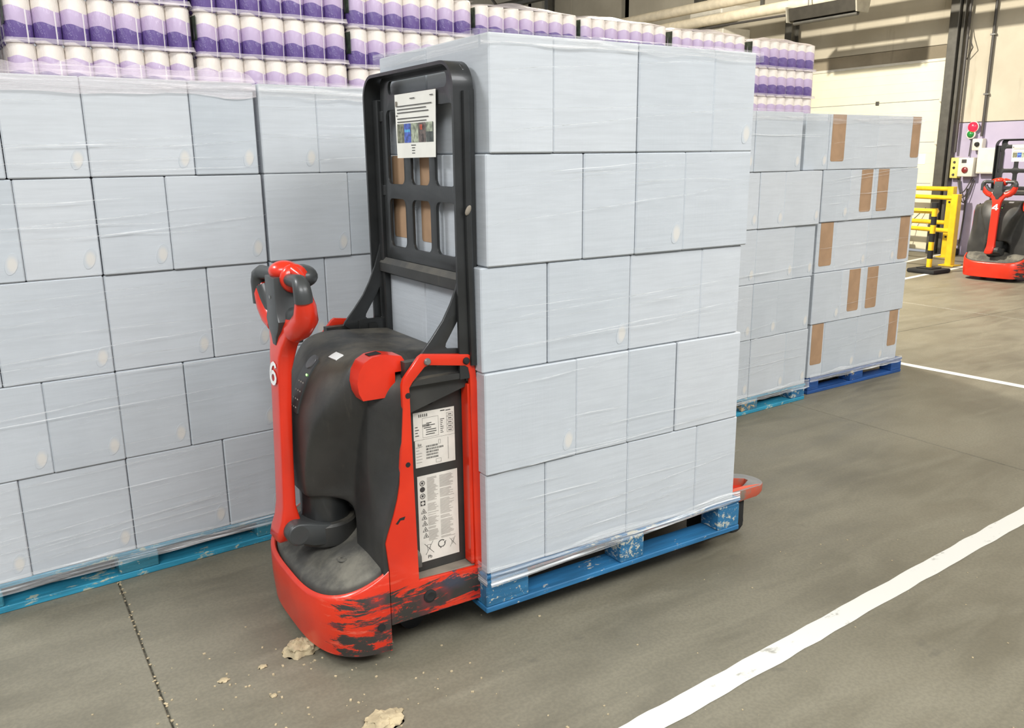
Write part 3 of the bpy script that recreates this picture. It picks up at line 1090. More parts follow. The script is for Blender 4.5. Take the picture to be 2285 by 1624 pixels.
def make_truck():
    T = thing('pallet_truck', 'red and black pedestrian pallet truck numbered 6 carrying a wrapped load', 'pallet truck', (1.0, 2.45, 0.0), 0.0, 'pedestrian pallet trucks')
    # --- skirt
    def front(v, inset=0.0):
        q = min(1.0, abs(v) / SH)
        return -.09 - (.205 - inset) * (max(0.0, 1 - q ** 3.2)) ** (1 / 2.7)
    NV = 49
    vv = [math.sin((i / (NV - 1) - .5) * math.pi) for i in range(NV)]

    def top_w(u):
        return .312 - .095 * max(0.0, min(1.0, (-.09 - u) / .205)) ** .8

    def ring(inset, wfun):
        out = []
        for q in vv:
            v = VC + q * (SH - inset)
            u = front(q * SH, 0) + inset
            u = min(u, -.09)
            out.append((u, v, wfun(u)))
        return out
    rings = [ring(.018, lambda u: .040), ring(.006, lambda u: .046), ring(.002, lambda u: .10), ring(.0, lambda u: top_w(u) * .6), ring(.0, lambda u: top_w(u) - .006),
             ring(.004, top_w), ring(.012, lambda u: top_w(u) + .001), ring(.016, lambda u: top_w(u) - .004), ring(.018, lambda u: top_w(u) - .03)]
    b = B()
    b.loft(rings, cap=False, closed=False)
    b.bb(-.094, -.088, SIDE[-1] + .004, SIDE[1] - .004, .045, .25)
    b.build('skirt', 'red', T, 50)
    B().disc_lathe([(.012, 0), (.012, .004)], (-.122, -HW + .001, .135), (0, -1, 0), 16).build('hole_plug', 'void', T)
    # --- platform
    b = B()
    def pring(inset, dz):
        r_ = ring(inset, lambda u: top_w(u) + dz)
        return r_ + [(.03, VC + SH - inset - .002, .312 + dz), (.03, VC - SH + inset + .002, .312 + dz)]
    rs = [pring(.019, -.03), pring(.020, .004), pring(.026, .012), pring(.040, .015)]
    for f in (.75, .45, .15):
        base_r = pring(.040, .015)
        rs.append([((p[0] + .06) * f - .06, VC + (p[1] - VC) * f, min(.322, .232 + .42 * (((p[0] + .06) * f - .06) + .295)) + .012) for p in base_r])
    b.loft(rs, cap=True)
    b.build('platform', 'rubber', T, 40)
    B().disc_lathe([(.020, 0), (.018, .004), (.008, .004), (.007, .001)], (-.165, -.14, .298), (0, 0, 1), 18).build('screw_boss', 'rubber', T)
    # --- hood
    Cp = [(-.02, .27), (-.02, .36), (-.02, .455), (-.10, .470), (-.19, .474), (-.226, .478), (-.236, .505), (-.240, .58), (-.240, .66), (-.234, .74), (-.216, .80), (-.187, .86), (-.150, .905), (-.10, .930), (-.03, .940), (.06, .935), (.13, .93), (.185, .925)]
    Sp = [(-.105, .27), (-.105, .33), (-.104, .39), (-.103, .43), (-.102, .47), (-.101, .51), (-.100, .56), (-.099, .62), (-.096, .70), (-.092, .76), (-.086, .81), (-.068, .855), (-.035, .885), (.01, .898), (.06, .902), (.10, .902), (.14, .902), (.185, .90)]

    def sst(x, a, c):
        q = max(0.0, min(1.0, (x - a) / (c - a)))
        return q * q * (3 - 2 * q)

    def interp(P, t):
        x = t * (len(P) - 1)
        i = min(int(x), len(P) - 2)
        f = x - i
        # Catmull-Rom
        p0, p1, p2, p3 = P[max(i - 1, 0)], P[i], P[i + 1], P[min(i + 2, len(P) - 1)]
        out = []
        for k in (0, 1):
            a, b_, c, d = p0[k], p1[k], p2[k], p3[k]
            out.append(.5 * (2 * b_ + (c - a) * f + (2 * a - 5 * b_ + 4 * c - d) * f * f + (3 * b_ - a - 3 * c + d) * f ** 3))
        return out

    def hood(v, t):
        cu, cw = interp(Cp, t)
        su, sw = interp(Sp, t)
        hi_ = sst(t, .30, .66)
        lo_v = .050 + .130 * hi_
        hi_v = .135 + .095 * hi_
        f = sst(abs(v), lo_v, hi_v)
        if t > 4.5 / 17:
            cu = cu + .05 * (min(abs(v), .2) / .2) ** 3 * (1 - sst(t, .62, .85))
        u = cu * (1 - f) + su * f
        w = cw * (1 - f) + sw * f
        edge = sst(abs(v), .225, .312)
        u += .066 * edge * sst(w, .39, .66) * (1 - sst(t, .66, .85))
        w -= .022 * edge * sst(t, .62, .8)
        return Vector((u, VC + v * 1.12, w))
    b = B()
    NT_ = 86
    sv = [(-.312 + .624 * i / 90) for i in range(91)]
    vs = [[b.bm.verts.new(hood(v, j / (NT_ - 1))) for j in range(NT_)] for v in sv]
    for i in range(90):
        for j in range(NT_ - 1):
            b.bm.faces.new((vs[i][j], vs[i + 1][j], vs[i + 1][j + 1], vs[i][j + 1]))
    for side in (0, 90):      # end walls
        inn = []
        for j in range(NT_):
            p = vs[side][j].co
            inn.append(b.bm.verts.new((max(p.x, .0) if p.z > .80 else .0, p.y, min(p.z, .862))))
        for j in range(NT_ - 1):
            b.bm.faces.new((vs[side][j], vs[side][j + 1], inn[j + 1], inn[j]))
    b.build('hood', 'black_plastic', T, 40)

    def on_hood(v0, v1, t0, t1, off, nu, nv, name, mat, parent, rim=.004):
        bq = B()

        def fn(i, j):
            v = v0 + (v1 - v0) * i
            tt = t0 + (t1 - t0) * j
            p = hood(v, tt)
            du = hood(v + .004, tt) - hood(v - .004, tt)
            dt = hood(v, tt + .004) - hood(v, tt - .004)
            nrm = du.cross(dt).normalized()
            if nrm.x > 0 and nrm.z < .3:
                nrm = -nrm
            if nrm.z < -.2:
                nrm = -nrm
            e = off if 0 < i < 1 and 0 < j < 1 else -.003
            return p + nrm * e
        ii = [0, .001] + [k / nu for k in range(1, nu)] + [.999, 1]
        jj = [0, .001] + [k / nv for k in range(1, nv)] + [.999, 1]
        gv = [[bq.bm.verts.new(fn(i, j)) for j in jj] for i in ii]
        for i in range(len(ii) - 1):
            for j in range(len(jj) - 1):
                bq.bm.faces.new((gv[i][j], gv[i + 1][j], gv[i + 1][j + 1], gv[i][j + 1]))
        return bq.build(name, mat, parent, 50, weld=False)
    fp = [(-.118, .826), (-.130, .850), (-.134, .880), (-.128, .912), (-.112, .938), (-.086, .952), (-.05, .955), (.004, .944)]
    b = B()
    rings = []
    for i, (u, w) in enumerate(fp):
        q = fp[min(i + 1, len(fp) - 1)]
        p0 = fp[max(i - 1, 0)]
        d = Vector((q[0] - p0[0], 0, q[1] - p0[1])).normalized()
        n = Vector((d.z, 0, -d.x))
        hw = .026 + .006 * min(1, i / 3)
        c = Vector((u, -.231, w))
        iu, iw = ((-.02, .826), (-.02, .85), (-.02, .87), (-.02, .885), (-.02, .895), (-.02, .90), (0, .90), (.03, .90))[i]
        rings.append([c + Vector((0, -hw, 0)), c + Vector((0, hw, 0)), Vector((iu, -.231 + hw + .004, iw)), Vector((iu, -.231 - hw - .004, iw))])
    b.loft(rings)
    flap = b.build('latch_flap', 'red_plastic', T, 40)
    B().loft([[(-.088, -.245, .9535), (-.088, -.214, .9535), (-.052, -.210, .9565), (-.052, -.249, .9565)], [(-.088, -.245, .952), (-.088, -.214, .952), (-.052, -.210, .955), (-.052, -.249, .955)]]).build('finger_hole', 'void', flap, 0)
    pnl = on_hood(-.045, .018, .535, .70, .005, 6, 10, 'control_panel', 'grip', T)
    p = hood(-.013, .685)
    B().disc_lathe([(.026, 0), (.024, .012), (.016, .013)], p + Vector((.004, 0, -.003)), (-.75, 0, .66), 22).build('display', 'grey_plastic', pnl)
    bq = B()
    for r0 in range(4):
        for c0 in range(3):
            q = hood(-.032 + .016 * c0, .55 + .024 * r0) + Vector((-.006, 0, .002))
            bq.box(q, (.002, .004, .004))
    bq.build('key_print', 'ink_grey', pnl)
    q = hood(-.034, .645) + Vector((-.006, 0, .003))
    B().ball(q, (.003, .004, .004), 8).build('indicator', 'led', pnl)
    on_hood(-.115, -.070, .725, .755, .0035, 2, 2, 'sticker', 'white', T)
    for sgn in (-1, 1):
        q = hood(sgn * .272, .73)
        B().ball(q, (.010, .008, .014), 10).build('fastener_recess', 'void', T)
    # --- column, collar, tiller
    cu_, cv_ = -.150, VC
    B().cyl((cu_, cv_, .30), (cu_, cv_, .50), .078, 28).build('steering_column', 'black_steel', T)
    B().disc_lathe([(.094, -.01), (.098, .0), (.098, .056), (.092, .064), (.080, .066)], (cu_, cv_, .316), (0, 0, 1), 32).build('collar', 'black_plastic', T)
    b = B()
    pcx, pcw, pr_ = -.268, .370, .0365
    ol = [(pcx + pr_ * math.cos(R(a)), pcw + pr_ * math.sin(R(a))) for a in range(80, 291, 15)]
    ol = ol + [(-.225, .322), (-.19, .316), (-.14, .314), (-.11, .316), (-.11, .372), (-.15, .379), (-.20, .389), (-.235, .400)]
    rg_ = []
    for v, k in ((.03, 1), (-.046, 1), (-.052, .96), (-.054, .88)):
        rg_.append([(-.20 + (p[0] + .20) * (1 - (1 - k) * .4), v, .355 + (p[1] - .355) * k) for p in ol])
    b.loft(rg_)
    b.disc_lathe([(.029, .0), (.029, -.0005), (.0275, -.003), (.026, -.001), (.010, -.0005)], (pcx, -.0545, pcw), (0, -1, 0), 26)
    b.build('pivot_boss', 'grip', T, 50)
    tl = obj('tiller', None, T, (0, VC, 0))

    def rr_ring(w, uc, hv, hu, vc=0.0, k=.32, tilt=0.0):
        out = []
        for a in range(16):
            an = 2 * math.pi * (a + .5) / 16
            c, s = math.cos(an), math.sin(an)
            e = .27
            out.append((uc + hu * math.copysign(abs(c) ** e, c) + 0, vc + hv * math.copysign(abs(s) ** e, s), w + tilt * s))
        return out
    b = B()
    b.loft([rr_ring(.322, -.292, .026, .018, .016), rr_ring(.338, -.282, .046, .040, .012), rr_ring(.370, -.275, .049, .042, .004), rr_ring(.405, -.276, .045, .030), rr_ring(.45, -.277, .043, .021), rr_ring(.60, -.272, .043, .0195), rr_ring(.78, -.265, .043, .0200),
            rr_ring(.88, -.2595, .044, .022), rr_ring(.925, -.252, .048, .027), rr_ring(.96, -.245, .062, .027), rr_ring(.99, -.238, .086, .028), rr_ring(1.02, -.232, .116, .028), rr_ring(1.04, -.229, .130, .024), rr_ring(1.05, -.228, .124, .016)])
    arm = b.build('arm', 'red_plastic', tl, 50)
    # horns
    for sgn in (-1, 1):
        k = -.010 * sgn
        b = B()
        b.tube([(-.234, sgn * .078, 1.008), (-.232 + k * .5, sgn * .116, 1.026), (-.230 + k, sgn * .148, 1.056), (-.236 + k, sgn * .168, 1.096), (-.240 + k, sgn * .174, 1.126)], [.034, .037, .036, .031, .023], 16, flat=(1.0, 1.0))
        b.build('horn', 'red_plastic', tl, 60)
        b = B()
        b.tube([(-.242 + k, sgn * .175, 1.062 if sgn > 0 else 1.108), (-.244 + k, sgn * .177, 1.130), (-.244 + k, sgn * .168, 1.152), (-.242 + k, sgn * .148, 1.162), (-.235, sgn * .09, 1.160), (-.230, sgn * .02, 1.157)], [.027, .0265, .025, .022, .019, .018], 14)
        b.build('grip', 'grip', tl, 60)
        b = B()
        b.tube([(-.218, sgn * .020, 1.045), (-.216, sgn * .07, 1.043), (-.222 + k, sgn * .115, 1.055), (-.230 + k, sgn * .144, 1.085), (-.236 + k, sgn * .158, 1.12)], [.034, .034, .033, .029, .026], 12)
        b.build('grip_liner', 'grip', tl, 60)
        b = B()
        b.disc_lathe([(.026, -.004), (.040, .0), (.044, .012), (.040, .028), (.020, .036)], (-.214, sgn * .036, 1.160), (0, sgn, 0), 22)
        b.tube([(-.218, sgn * .045, 1.185), (-.214, sgn * .085, 1.178), (-.208, sgn * .115, 1.168)], [.020, .014, .007], 10)
        b.build('travel_switch', 'red_plastic', tl, 60)
    spade = [(-.046, 1.165), (.046, 1.165), (.046, 1.06), (.060, 1.035), (.045, 1.005), (.024, .985), (.014, .958), (-.014, .958), (-.024, .985), (-.045, 1.005), (-.060, 1.035), (-.046, 1.06)]
    me = plate(spade, [], .088, .005, lambda a, c, t: Vector((-.231 + t, a, c)))
    obj('center_panel', finish(me, 'grip', 40), tl).name = 'centre_panel'
    B().bb(-.2775, -.2745, -.006, .006, 1.10, 1.108).build('lock', 'steel', tl)
    b = B()
    b.ball((-.226, .006, 1.178), (.046, .044, .031), 20)
    b.build('emergency_button', 'red_plastic', tl, 60)
    b = B()
    b.ball((-.180, -.010, 1.160), (.048, .062, .036), 18)
    b.build('head_cover', 'grip', tl, 60)
    mx = face_matrix((-.2850, .0, .872), (0, -1, .0), (.09, 0, 1))
    six = obj('number', stroke_number(SIX, .072, .105, mx, 'white'), arm)
    # --- side plates with arch
    outer = [(-.088, .131), (-.088, .31), (-.096, .40), (-.088, .425), (-.067, .481), (-.052, .53), (-.043, .574), (-.036, .64), (-.030, .70), (-.022, .80), (-.022, .870), (-.016, .888), (.034, .946), (.046, .953), (.196, .934), (.210, .926), (.217, .91), (.224, .85), (.243, .845), (.240, .245), (.231, .235), (.225, .130)]
    hole = [(.008, .250), (.004, .55), (.001, .86), (.012, .876), (.052, .915), (.066, .918), (.185, .900), (.195, .893), (.200, .87), (.204, .70), (.208, .242)]
    for sgn in (-1, 1):
        me = plate(outer, [hole], .016, .0025, lambda a, c, t, sgn=sgn: Vector((a, SIDE[sgn] - sgn * .006 + t, c)))
        sp_ = obj('side_frame', finish(me, 'red', 30), T)
        for (u, w) in ((.060, .930), (.188, .915)):
            B().disc_lathe([(.011, -.002), (.011, .004), (.008, .008), (.004, .0085)], (u, SIDE[sgn] + sgn * .001, w), (0, sgn, 0), 16).build('bolt', 'steel' if u < .1 else 'void', sp_)
        for (u, w, r_) in ((-.005, .838, .009), (-.014, .63, .008), (.205, .165, .008)):
            B().disc_lathe([(r_, 0), (r_ * .95, .0015)], (u, SIDE[sgn] + sgn * .0015, w), (0, sgn, 0), 16).build('hole', 'void', sp_)
        b = B()
        b.disc_lathe([(.021, -.002), (.021, .004), (.014, .007), (.006, .005)], (.041, SIDE[sgn] + sgn * .001, .191), (0, sgn, 0), 20)
        b.build('axle_cap', 'void', sp_)
        if sgn < 0:
            nk = [(-.062, .455), (-.048, .470), (-.030, .472), (-.034, .462), (-.046, .463), (-.055, .452)]
            B().loft([[(p[0], SIDE[-1] - .0022 - e, p[1]) for p in nk] for e in (0, .0006)]).build('paint_nick', 'void', sp_, 0)
        # battery door, cover, ledge, jamb
        B().bb(.006, .215, SIDE[sgn] - sgn * .08, SIDE[sgn] - sgn * .055, .245, .86, .004).build('battery_door', 'dark_panel', T)
        cov = [(.0, .775), (.215, .835), (.215, .93), (.0, .93)]
        B().loft([[(p[0], SIDE[sgn] - sgn * q, p[1]) for p in cov] for q in (.054, .022)]).build('battery_cover', 'dark_panel', T)
        B().disc_lathe([(.018, 0), (.018, .001)], (.088, SIDE[sgn] - sgn * .0535, .800), (0, sgn, 0), 16).build('notch', 'void', T)
        B().bb(.004, .212, SIDE[sgn] - sgn * .085, SIDE[sgn] - sgn * .013, .232, .2465, .002).build('ledge', 'ledge', T)
        B().bb(.2085, .2385, SIDE[sgn] - sgn * .11, SIDE[sgn] - sgn * .012, .15, .845, .003).build('rear_post', 'red', T)
        B().bb(.196, .2085, SIDE[sgn] - sgn * .05, SIDE[sgn] - sgn * .006, .25, .84, .003).build('door_hinge', 'red', T)
    B().bb(.205, .2385, -.2, .2, .13, .84, .004).build('fork_carriage', 'black_steel', T)
    B().bb(.01, .2, -.225, .29, .14, .86).build('battery_case', 'void', T)
    # labels on the near door
    def flat(name, u0, u1, w0, w1, mat, parent, off=.0008, shear=0.0, v=-.2605):
        return B().loft([[(u0, v - e, w0), (u1, v - e, w0), (u1 + shear, v - e, w1), (u0 + shear, v - e, w1)] for e in (0, off)]).build(name, mat, parent, 0)
    vl = -.2605
    l1 = flat('rating_label', .034, .173, .677, .764, 'paper', T)
    l2 = flat('barcode_label', .037, .173, .590, .676, 'paper', T)
    l3 = flat('battery_label', .040, .178, .278, .562, 'paper', T)
    vv_ = -.2614
    rg = random.Random(5)

    def lines(name, parent, rects, mat):
        bq = B()
        for u0, u1, w0, w1 in rects:
            bq.quad((u0, vv_ - .0004, w0), (u1, vv_ - .0004, w0), (u1, vv_ - .0004, w1), (u0, vv_ - .0004, w1))
        o = bq.build(name, mat, parent, 0)
        o['kind'] = 'stuff'
        return o

    def frame(u0, u1, w0, w1, t=.0006):
        return [(u0, u1, w0, w0 + t), (u0, u1, w1 - t, w1), (u0, u0 + t, w0, w1), (u1 - t, u1, w0, w1)]
    rc = []
    for k in range(5):
        rc += frame(.146, .168, .687 + k * .0125, .698 + k * .0125) + [(.151, .163, .691 + k * .0125, .6935 + k * .0125)]
    rc += frame(.064, .118, .682, .744)
    for k in range(6):
        u = .068 + rg.uniform(0, .01)
        rc.append((u, u + rg.uniform(.015, .036), .690 + k * .007, .6925 + k * .007))
    rc += [(.064 + k * .004, .0665 + k * .004, .716, .724) for k in range(6)]
    for k in range(8):
        rc.append((.124, .124 + rg.uniform(.006, .015), .688 + k * .006, .690 + k * .006))
    for k in range(4):
        rc.append((.039, .039 + rg.uniform(.008, .014), .690 + k * .009, .6925 + k * .009))
    rc += [(.052 + k * .0065, .055 + k * .0065, .748, .757) for k in range(5)] + [(.125, .140, .756, .759), (.143, .160, .755, .7575)]
    lines('print', l1, rc, 'ink')
    rc = []
    for w in (.650, .641, .632, .623, .613):
        u = .074
        while u < .074 + (.040 if w != .641 else .056):
            q = rg.uniform(.0008, .0022)
            rc.append((u, u + q, w, w + .006))
            u += q + rg.uniform(.0006, .0016)
    for k in range(6):
        rc.append((.040, .040 + rg.uniform(.010, .024), .606 + k * .0095, .6068 + k * .0095))
    rc += frame(.106, .124, .596, .608) + frame(.116, .123, .655, .668) + frame(.148, .150, .60, .67, .0004)
    # scribbled maker's mark, too faint to read
    rc += [(.046, .058, .6585, .6598), (.047, .0485, .6585, .667), (.051, .0522, .660, .665), (.054, .0552, .660, .6645), (.057, .0582, .660, .6648), (.050, .062, .6545, .6555)]
    lines('print', l2, rc, 'ink')
    rc = []
    for col, (u0, u1) in enumerate(((.072, .110), (.115, .165))):
        w = .556 if col else .553
        while w > .345:
            if rg.random() < .9:
                rc.append((u0, u0 + (u1 - u0) * rg.uniform(.6, 1), w - .0018, w))
            w -= .0037
    lines('text_lines', l3, rc, 'ink_grey')
    bq = B()
    yq = vv_ - .0006
    for k, w in enumerate((.538, .518, .496)):
        prof = [(.0085, 0), (.0085, .0003)] if k == 1 else None
        if prof:
            bq.disc_lathe(prof, (.056, yq, w), (0, -1, 0), 20)
        else:
            n = 20
            o_ = [(.056 + .0088 * math.cos(2 * math.pi * q / n), yq, w + .0088 * math.sin(2 * math.pi * q / n)) for q in range(n)]
            i_ = [(.056 + .0068 * math.cos(2 * math.pi * q / n), yq, w + .0068 * math.sin(2 * math.pi * q / n)) for q in range(n)]
            for q in range(n):
                r2 = (q + 1) % n
                bq.quad(o_[q], o_[r2], i_[r2], i_[q])
            bq.quad((.052, yq, w - .002), (.058, yq, w - .004), (.060, yq, w + .003), (.053, yq, w + .004))
    u, w = .056, .473
    for a in ((u - .008, u - .0025, w + .0025, w + .008), (u + .0025, u + .008, w + .0025, w + .008), (u - .008, u - .0025, w - .008, w - .0025), (u + .0025, u + .008, w - .008, w - .0025), (u - .008, u - .0062, w - .0025, w + .0025), (u + .0062, u + .008, w - .0025, w + .0025), (u - .0025, u + .0025, w - .008, w - .0062), (u - .0025, u + .0025, w + .0062, w + .008)):
        bq.quad((a[0], yq, a[2]), (a[1], yq, a[2]), (a[1], yq, a[3]), (a[0], yq, a[3]))

    def tri(u, w, s, t_=.17):
        P_ = [(u - s, w - s * .75), (u + s, w - s * .75), (u, w + s)]
        c = (u, w - s * .17)
        Q_ = [(p[0] + (c[0] - p[0]) * t_ * 1.4, p[1] + (c[1] - p[1]) * t_ * 1.4) for p in P_]
        for k in range(3):
            j = (k + 1) % 3
            bq.quad((P_[k][0], yq, P_[k][1]), (P_[j][0], yq, P_[j][1]), (Q_[j][0], yq, Q_[j][1]), (Q_[k][0], yq, Q_[k][1]))
        bq.quad((u - s * .18, yq, w - s * .45), (u + s * .22, yq, w - s * .45), (u + s * .12, yq, w + s * .25), (u - s * .1, yq, w + s * .2))
    for k in range(5):
        tri(.058 + k * .0012, .446 - k * .0205, .0095)

    def seg(u0, w0, u1, w1, t_=.0011):
        d = Vector((u1 - u0, 0, w1 - w0))
        n = Vector((-d.z, 0, d.x)).normalized() * t_ / 2
        a, c = Vector((u0, yq - .0002, w0)), Vector((u1, yq - .0002, w1))
        bq.quad(a - n, c - n, c + n, a + n)
    seg(.056, .338, .088, .302)
    seg(.086, .342, .060, .300)
    seg(.064, .332, .078, .332, .0008), seg(.065, .332, .067, .314, .0008), seg(.077, .332, .075, .314, .0008)
    seg(.144, .336, .166, .308, .0008)
    seg(.164, .338, .146, .306, .0008)
    seg(.150, .332, .160, .332, .0007), seg(.151, .330, .153, .314, .0007), seg(.160, .330, .157, .314, .0007)
    cx_, cw_ = .116, .325
    for k in range(3):
        a0 = R(90 + 120 * k)
        pts = [(cx_ + .012 * math.cos(a0 + R(q)), cw_ + .012 * math.sin(a0 + R(q))) for q in (-48, -16, 16, 48)]
        for p, q in zip(pts, pts[1:]):
            seg(p[0], p[1], q[0], q[1], .0028)
        seg(pts[-1][0] - .003, pts[-1][1] - .003, pts[-1][0] + .004, pts[-1][1] + .002, .0022)
    pic = bq.build('pictograms', 'ink', l3, 0, weld=False)
    pic['kind'] = 'stuff'
    obj('lettering', text_mesh('Pb', .015, .0002, face_matrix((.074, yq, .291), (1, 0, 0), (0, 0, 1)), 'ink', 0.0), l3)
    # --- backrest
    bt = .011
    def frame_path(off):
        pts = []
        r = .075 - off
        y1, zt = HW - off, 1.765 - off
        pts.append((y1, .86))
        pts.append((y1, 1.3))
        for k in range(9):
            a = R(90 * k / 8)
            pts.append((y1 - r + r * math.cos(a), zt - r + r * math.sin(a)))
        for k in range(9):
            a = R(90 + 90 * k / 8)
            pts.append((-y1 + r + r * math.cos(a), zt - r + r * math.sin(a)))
        pts.append((-y1, 1.3))
        pts.append((-y1, .86))
        return pts
    po, pi = frame_path(0), frame_path(.010)
    b = B()
    b.loft([[(.168, a[0], a[1]), (.232, a[0], a[1]), (.232, c[0], c[1]), (.168, c[0], c[1])] for a, c in zip(po, pi)])
    br = obj('backrest', None, T)
    b.build('hoop', 'black_steel', br, 40)
    grid_o = [(-.245, .262)]
    holes = []
    for c0, c1 in ((-.240, -.117), (-.078, .049), (.099, .222)):
        holes.append(rrect(c0, c1, 1.418, 1.653, .022))
        holes.append(rrect(c0, c1, 1.212, 1.370, .022))
    holes.append(rrect(-.203, .198, 1.700, 1.742, .018))
    me = plate(rrect(-.300, .262, 1.150, 1.757, .03), holes, .010, .0015, lambda a, c, t: Vector((.213 + t, a, c)))
    obj('grille', finish(me, 'black_steel', 40), br)
    for w in (1.636, 1.395):
        B().bb(.205, .225, .25, .307, w - .018, w + .018, .003).build('tab', 'black_steel', br)
    b = B()
    sec = [(.205, 1.168), (.190, 1.150), (.190, 1.120), (.225, 1.105), (.225, 1.150)]
    b.loft([[(p[0], v, p[1]) for p in sec] for v in (-.29, .300)])
    b.build('lower_bar', 'black_plastic', br, 20)
    for sgn in (-1, 1):
        B().bb(.196, .243, sgn * .268, sgn * .304, .845, 1.69, .004).build('upright', 'black_steel', br)
        ou = [(.046, .940), (.052, .952), (.085, .990), (.124, 1.039), (.150, 1.085), (.172, 1.135), (.190, 1.190), (.202, 1.240), (.206, 1.50), (.240, 1.50), (.240, .900), (.10, .905)]
        ho = [(.188, 1.062), (.182, 1.050), (.132, .972), (.130, .962), (.136, .956), (.186, .951), (.190, .956)]
        me = plate(ou, [ho], .010, .0015, lambda a, c, t, sgn=sgn: Vector((a, sgn * (HW - .019) + t, c)))
        obj('gusset', finish(me, 'black_steel', 30), br)
    B().bb(.10, .23, .285, .302, .905, .955, .003).build('cross_bar', 'black_steel', br)
    b = B().tube([(.205, -HW - .004, 1.68), (.205, -HW - .004, 1.30), (.212, -HW - .004, .90)], .011, 10)
    b.build('cable_tube', 'black_steel', br)
    B().ball((.20, -HW - .014, 1.355), (.008, .004, .016), 10, Matrix.Rotation(.5, 4, 'Y')).build('torn_tape', 'ledge', br)
    # sheet on the grille
    s0, s1 = .138, -.146
    sh = B()
    sh.loft([[(.204 - e, s0, 1.697), (.204 - e, s1, 1.697), (.201 - e, s1 + .006, 1.503), (.201 - e, s0 - .012, 1.501)] for e in (0, .0012)])
    sheet = sh.build('instruction_sheet', 'sheet', br, 0)

    def sq(a0, a1, w0, w1, name, mat, stuff=True, x=.1998):
        bq_ = B()
        rects = zip(a0, a1, w0, w1) if isinstance(a0, list) else [(a0, a1, w0, w1)]
        for p, q, r2, s2 in rects:
            bq_.quad((x, s0 - p, r2), (x, s0 - q, r2), (x, s0 - q, s2), (x, s0 - p, s2))
        o = bq_.build(name, mat, sheet, 0)
        return o
    A, C_, D_, E_ = [], [], [], []
    for k, (a, c, w) in enumerate(((.02, .262, 1.660), (.02, .225, 1.650), (.02, .240, 1.640), (.012, .024, 1.632), (.02, .240, 1.622), (.02, .225, 1.612), (.115, .150, 1.680), (.250, .272, 1.6825), (.115, .148, 1.540), (.120, .142, 1.532), (.120, .142, 1.524), (.120, .142, 1.516))):
        A.append(a), C_.append(c), D_.append(w - .0013), E_.append(w + .0013)
    sq(A, C_, D_, E_, 'print', 'ink')['kind'] = 'stuff'
    sq(.010, .022, 1.660, 1.676, 'warning_mark', 'ledge')
    for k, mt in enumerate(('photo_a', 'screen_blue', 'photo_b', 'photo_c', 'photo_d')):
        a = .018 + k * .0505
        sq(a, a + .048, 1.548, 1.606, 'picture', mt)
    sq(.073, .112, 1.580, 1.588, 'picture', 'photo_sky', x=.1995)
    sq(.180, .196, 1.585, 1.600, 'picture', 'photo_red', x=.1995)
    sq(.222, .264, 1.578, 1.606, 'picture', 'photo_b', x=.1995)
    mk = B().bb(.060, .085, -.3016, -.3012, .915, .935)
    mk.build('rating_plate', 'void', br)
    B().bb(.135, .165, .279, .2795, .92, .94).build('rating_plate', 'void', br)
    # --- forks and wheels
    for sgn in (-1, 1):
        vc = sgn * .19
        fo = []
        for k in range(13):
            a = R(-90 + 180 * k / 12)
            fo.append((1.545 + .085 * math.cos(a), vc + .082 * math.sin(a)))
        fo += [(.236, vc + .082), (.236, vc - .082)]
        ho = [(1.20, vc - .054), (1.49, vc - .054), (1.570, vc - .010), (1.570, vc + .010), (1.49, vc + .054), (1.20, vc + .054)]
        me = plate(fo, [ho], .060, .004, lambda a, c, t: Vector((a, c, .172 + t - (.012 * max(0, (a - 1.5) / .13) if t > 0 else -.030 * max(0, (a - 1.5) / .13)))))
        fk = obj('fork', finish(me, 'fork_paint', 30), T)
        B().bb(.24, 1.56, vc - .060, vc + .060, .150, .166, .003).build('underside', 'red_plastic', fk)
        b = B()
        b.cyl((1.475, vc - .045, .042), (1.475, vc + .045, .042), .042, 20)
        b.build('load_roller', 'void', fk)
        for q in (-1, 1):
            B().bb(1.30, 1.50, vc + q * .052, vc + q * .062, .025, .16, .006).build('roller_arm', 'void', fk)
    B().cyl((.02, -.045, .115), (.02, .045, .115), .115, 28).build('drive_wheel', 'void', T)
    for sgn in (-1, 1):
        B().cyl((.05, VC + sgn * .16, .045), (.05, VC + sgn * .20, .045), .045, 20).build('castor_wheel', 'void', T)
    return T, six


tf = NT('scuffed_fork_paint')
gg = tf.n('NewGeometry')
sx_ = tf.n('SeparateXYZ')
tf.link(gg.outputs['Normal'], sx_.inputs[0])
nn_ = tf.noise(16, 5, .65)
sidec = tf.mix(tf.rng(nn_, .42, .60), (.46, .085, .045), (.20, .155, .12))
topc = tf.mix(tf.rng(nn_, .3, .7), (.24, .24, .235), (.32, .315, .30))
hz_ = tf.math('ABSOLUTE', sx_.outputs[2])
cc_ = tf.mix(tf.rng(hz_, .25, .6), sidec, (.66, .10, .05))
tf.col(tf.mix(tf.rng(hz_, .80, .95), cc_, topc))
tf.setp(Roughness=.5)
M['fork_paint'] = tf.m

truck, six = make_truck()


def copy_tree(o, parent=None, swap=None):
    c = o.copy()
    COL.objects.link(c)
    if parent is not None:
        c.parent = parent
    for ch in list(o.children):
        if swap and ch.name == swap[0]:
            n = obj('number', swap[1], c)
            continue
        copy_tree(ch, c, swap)
    return c


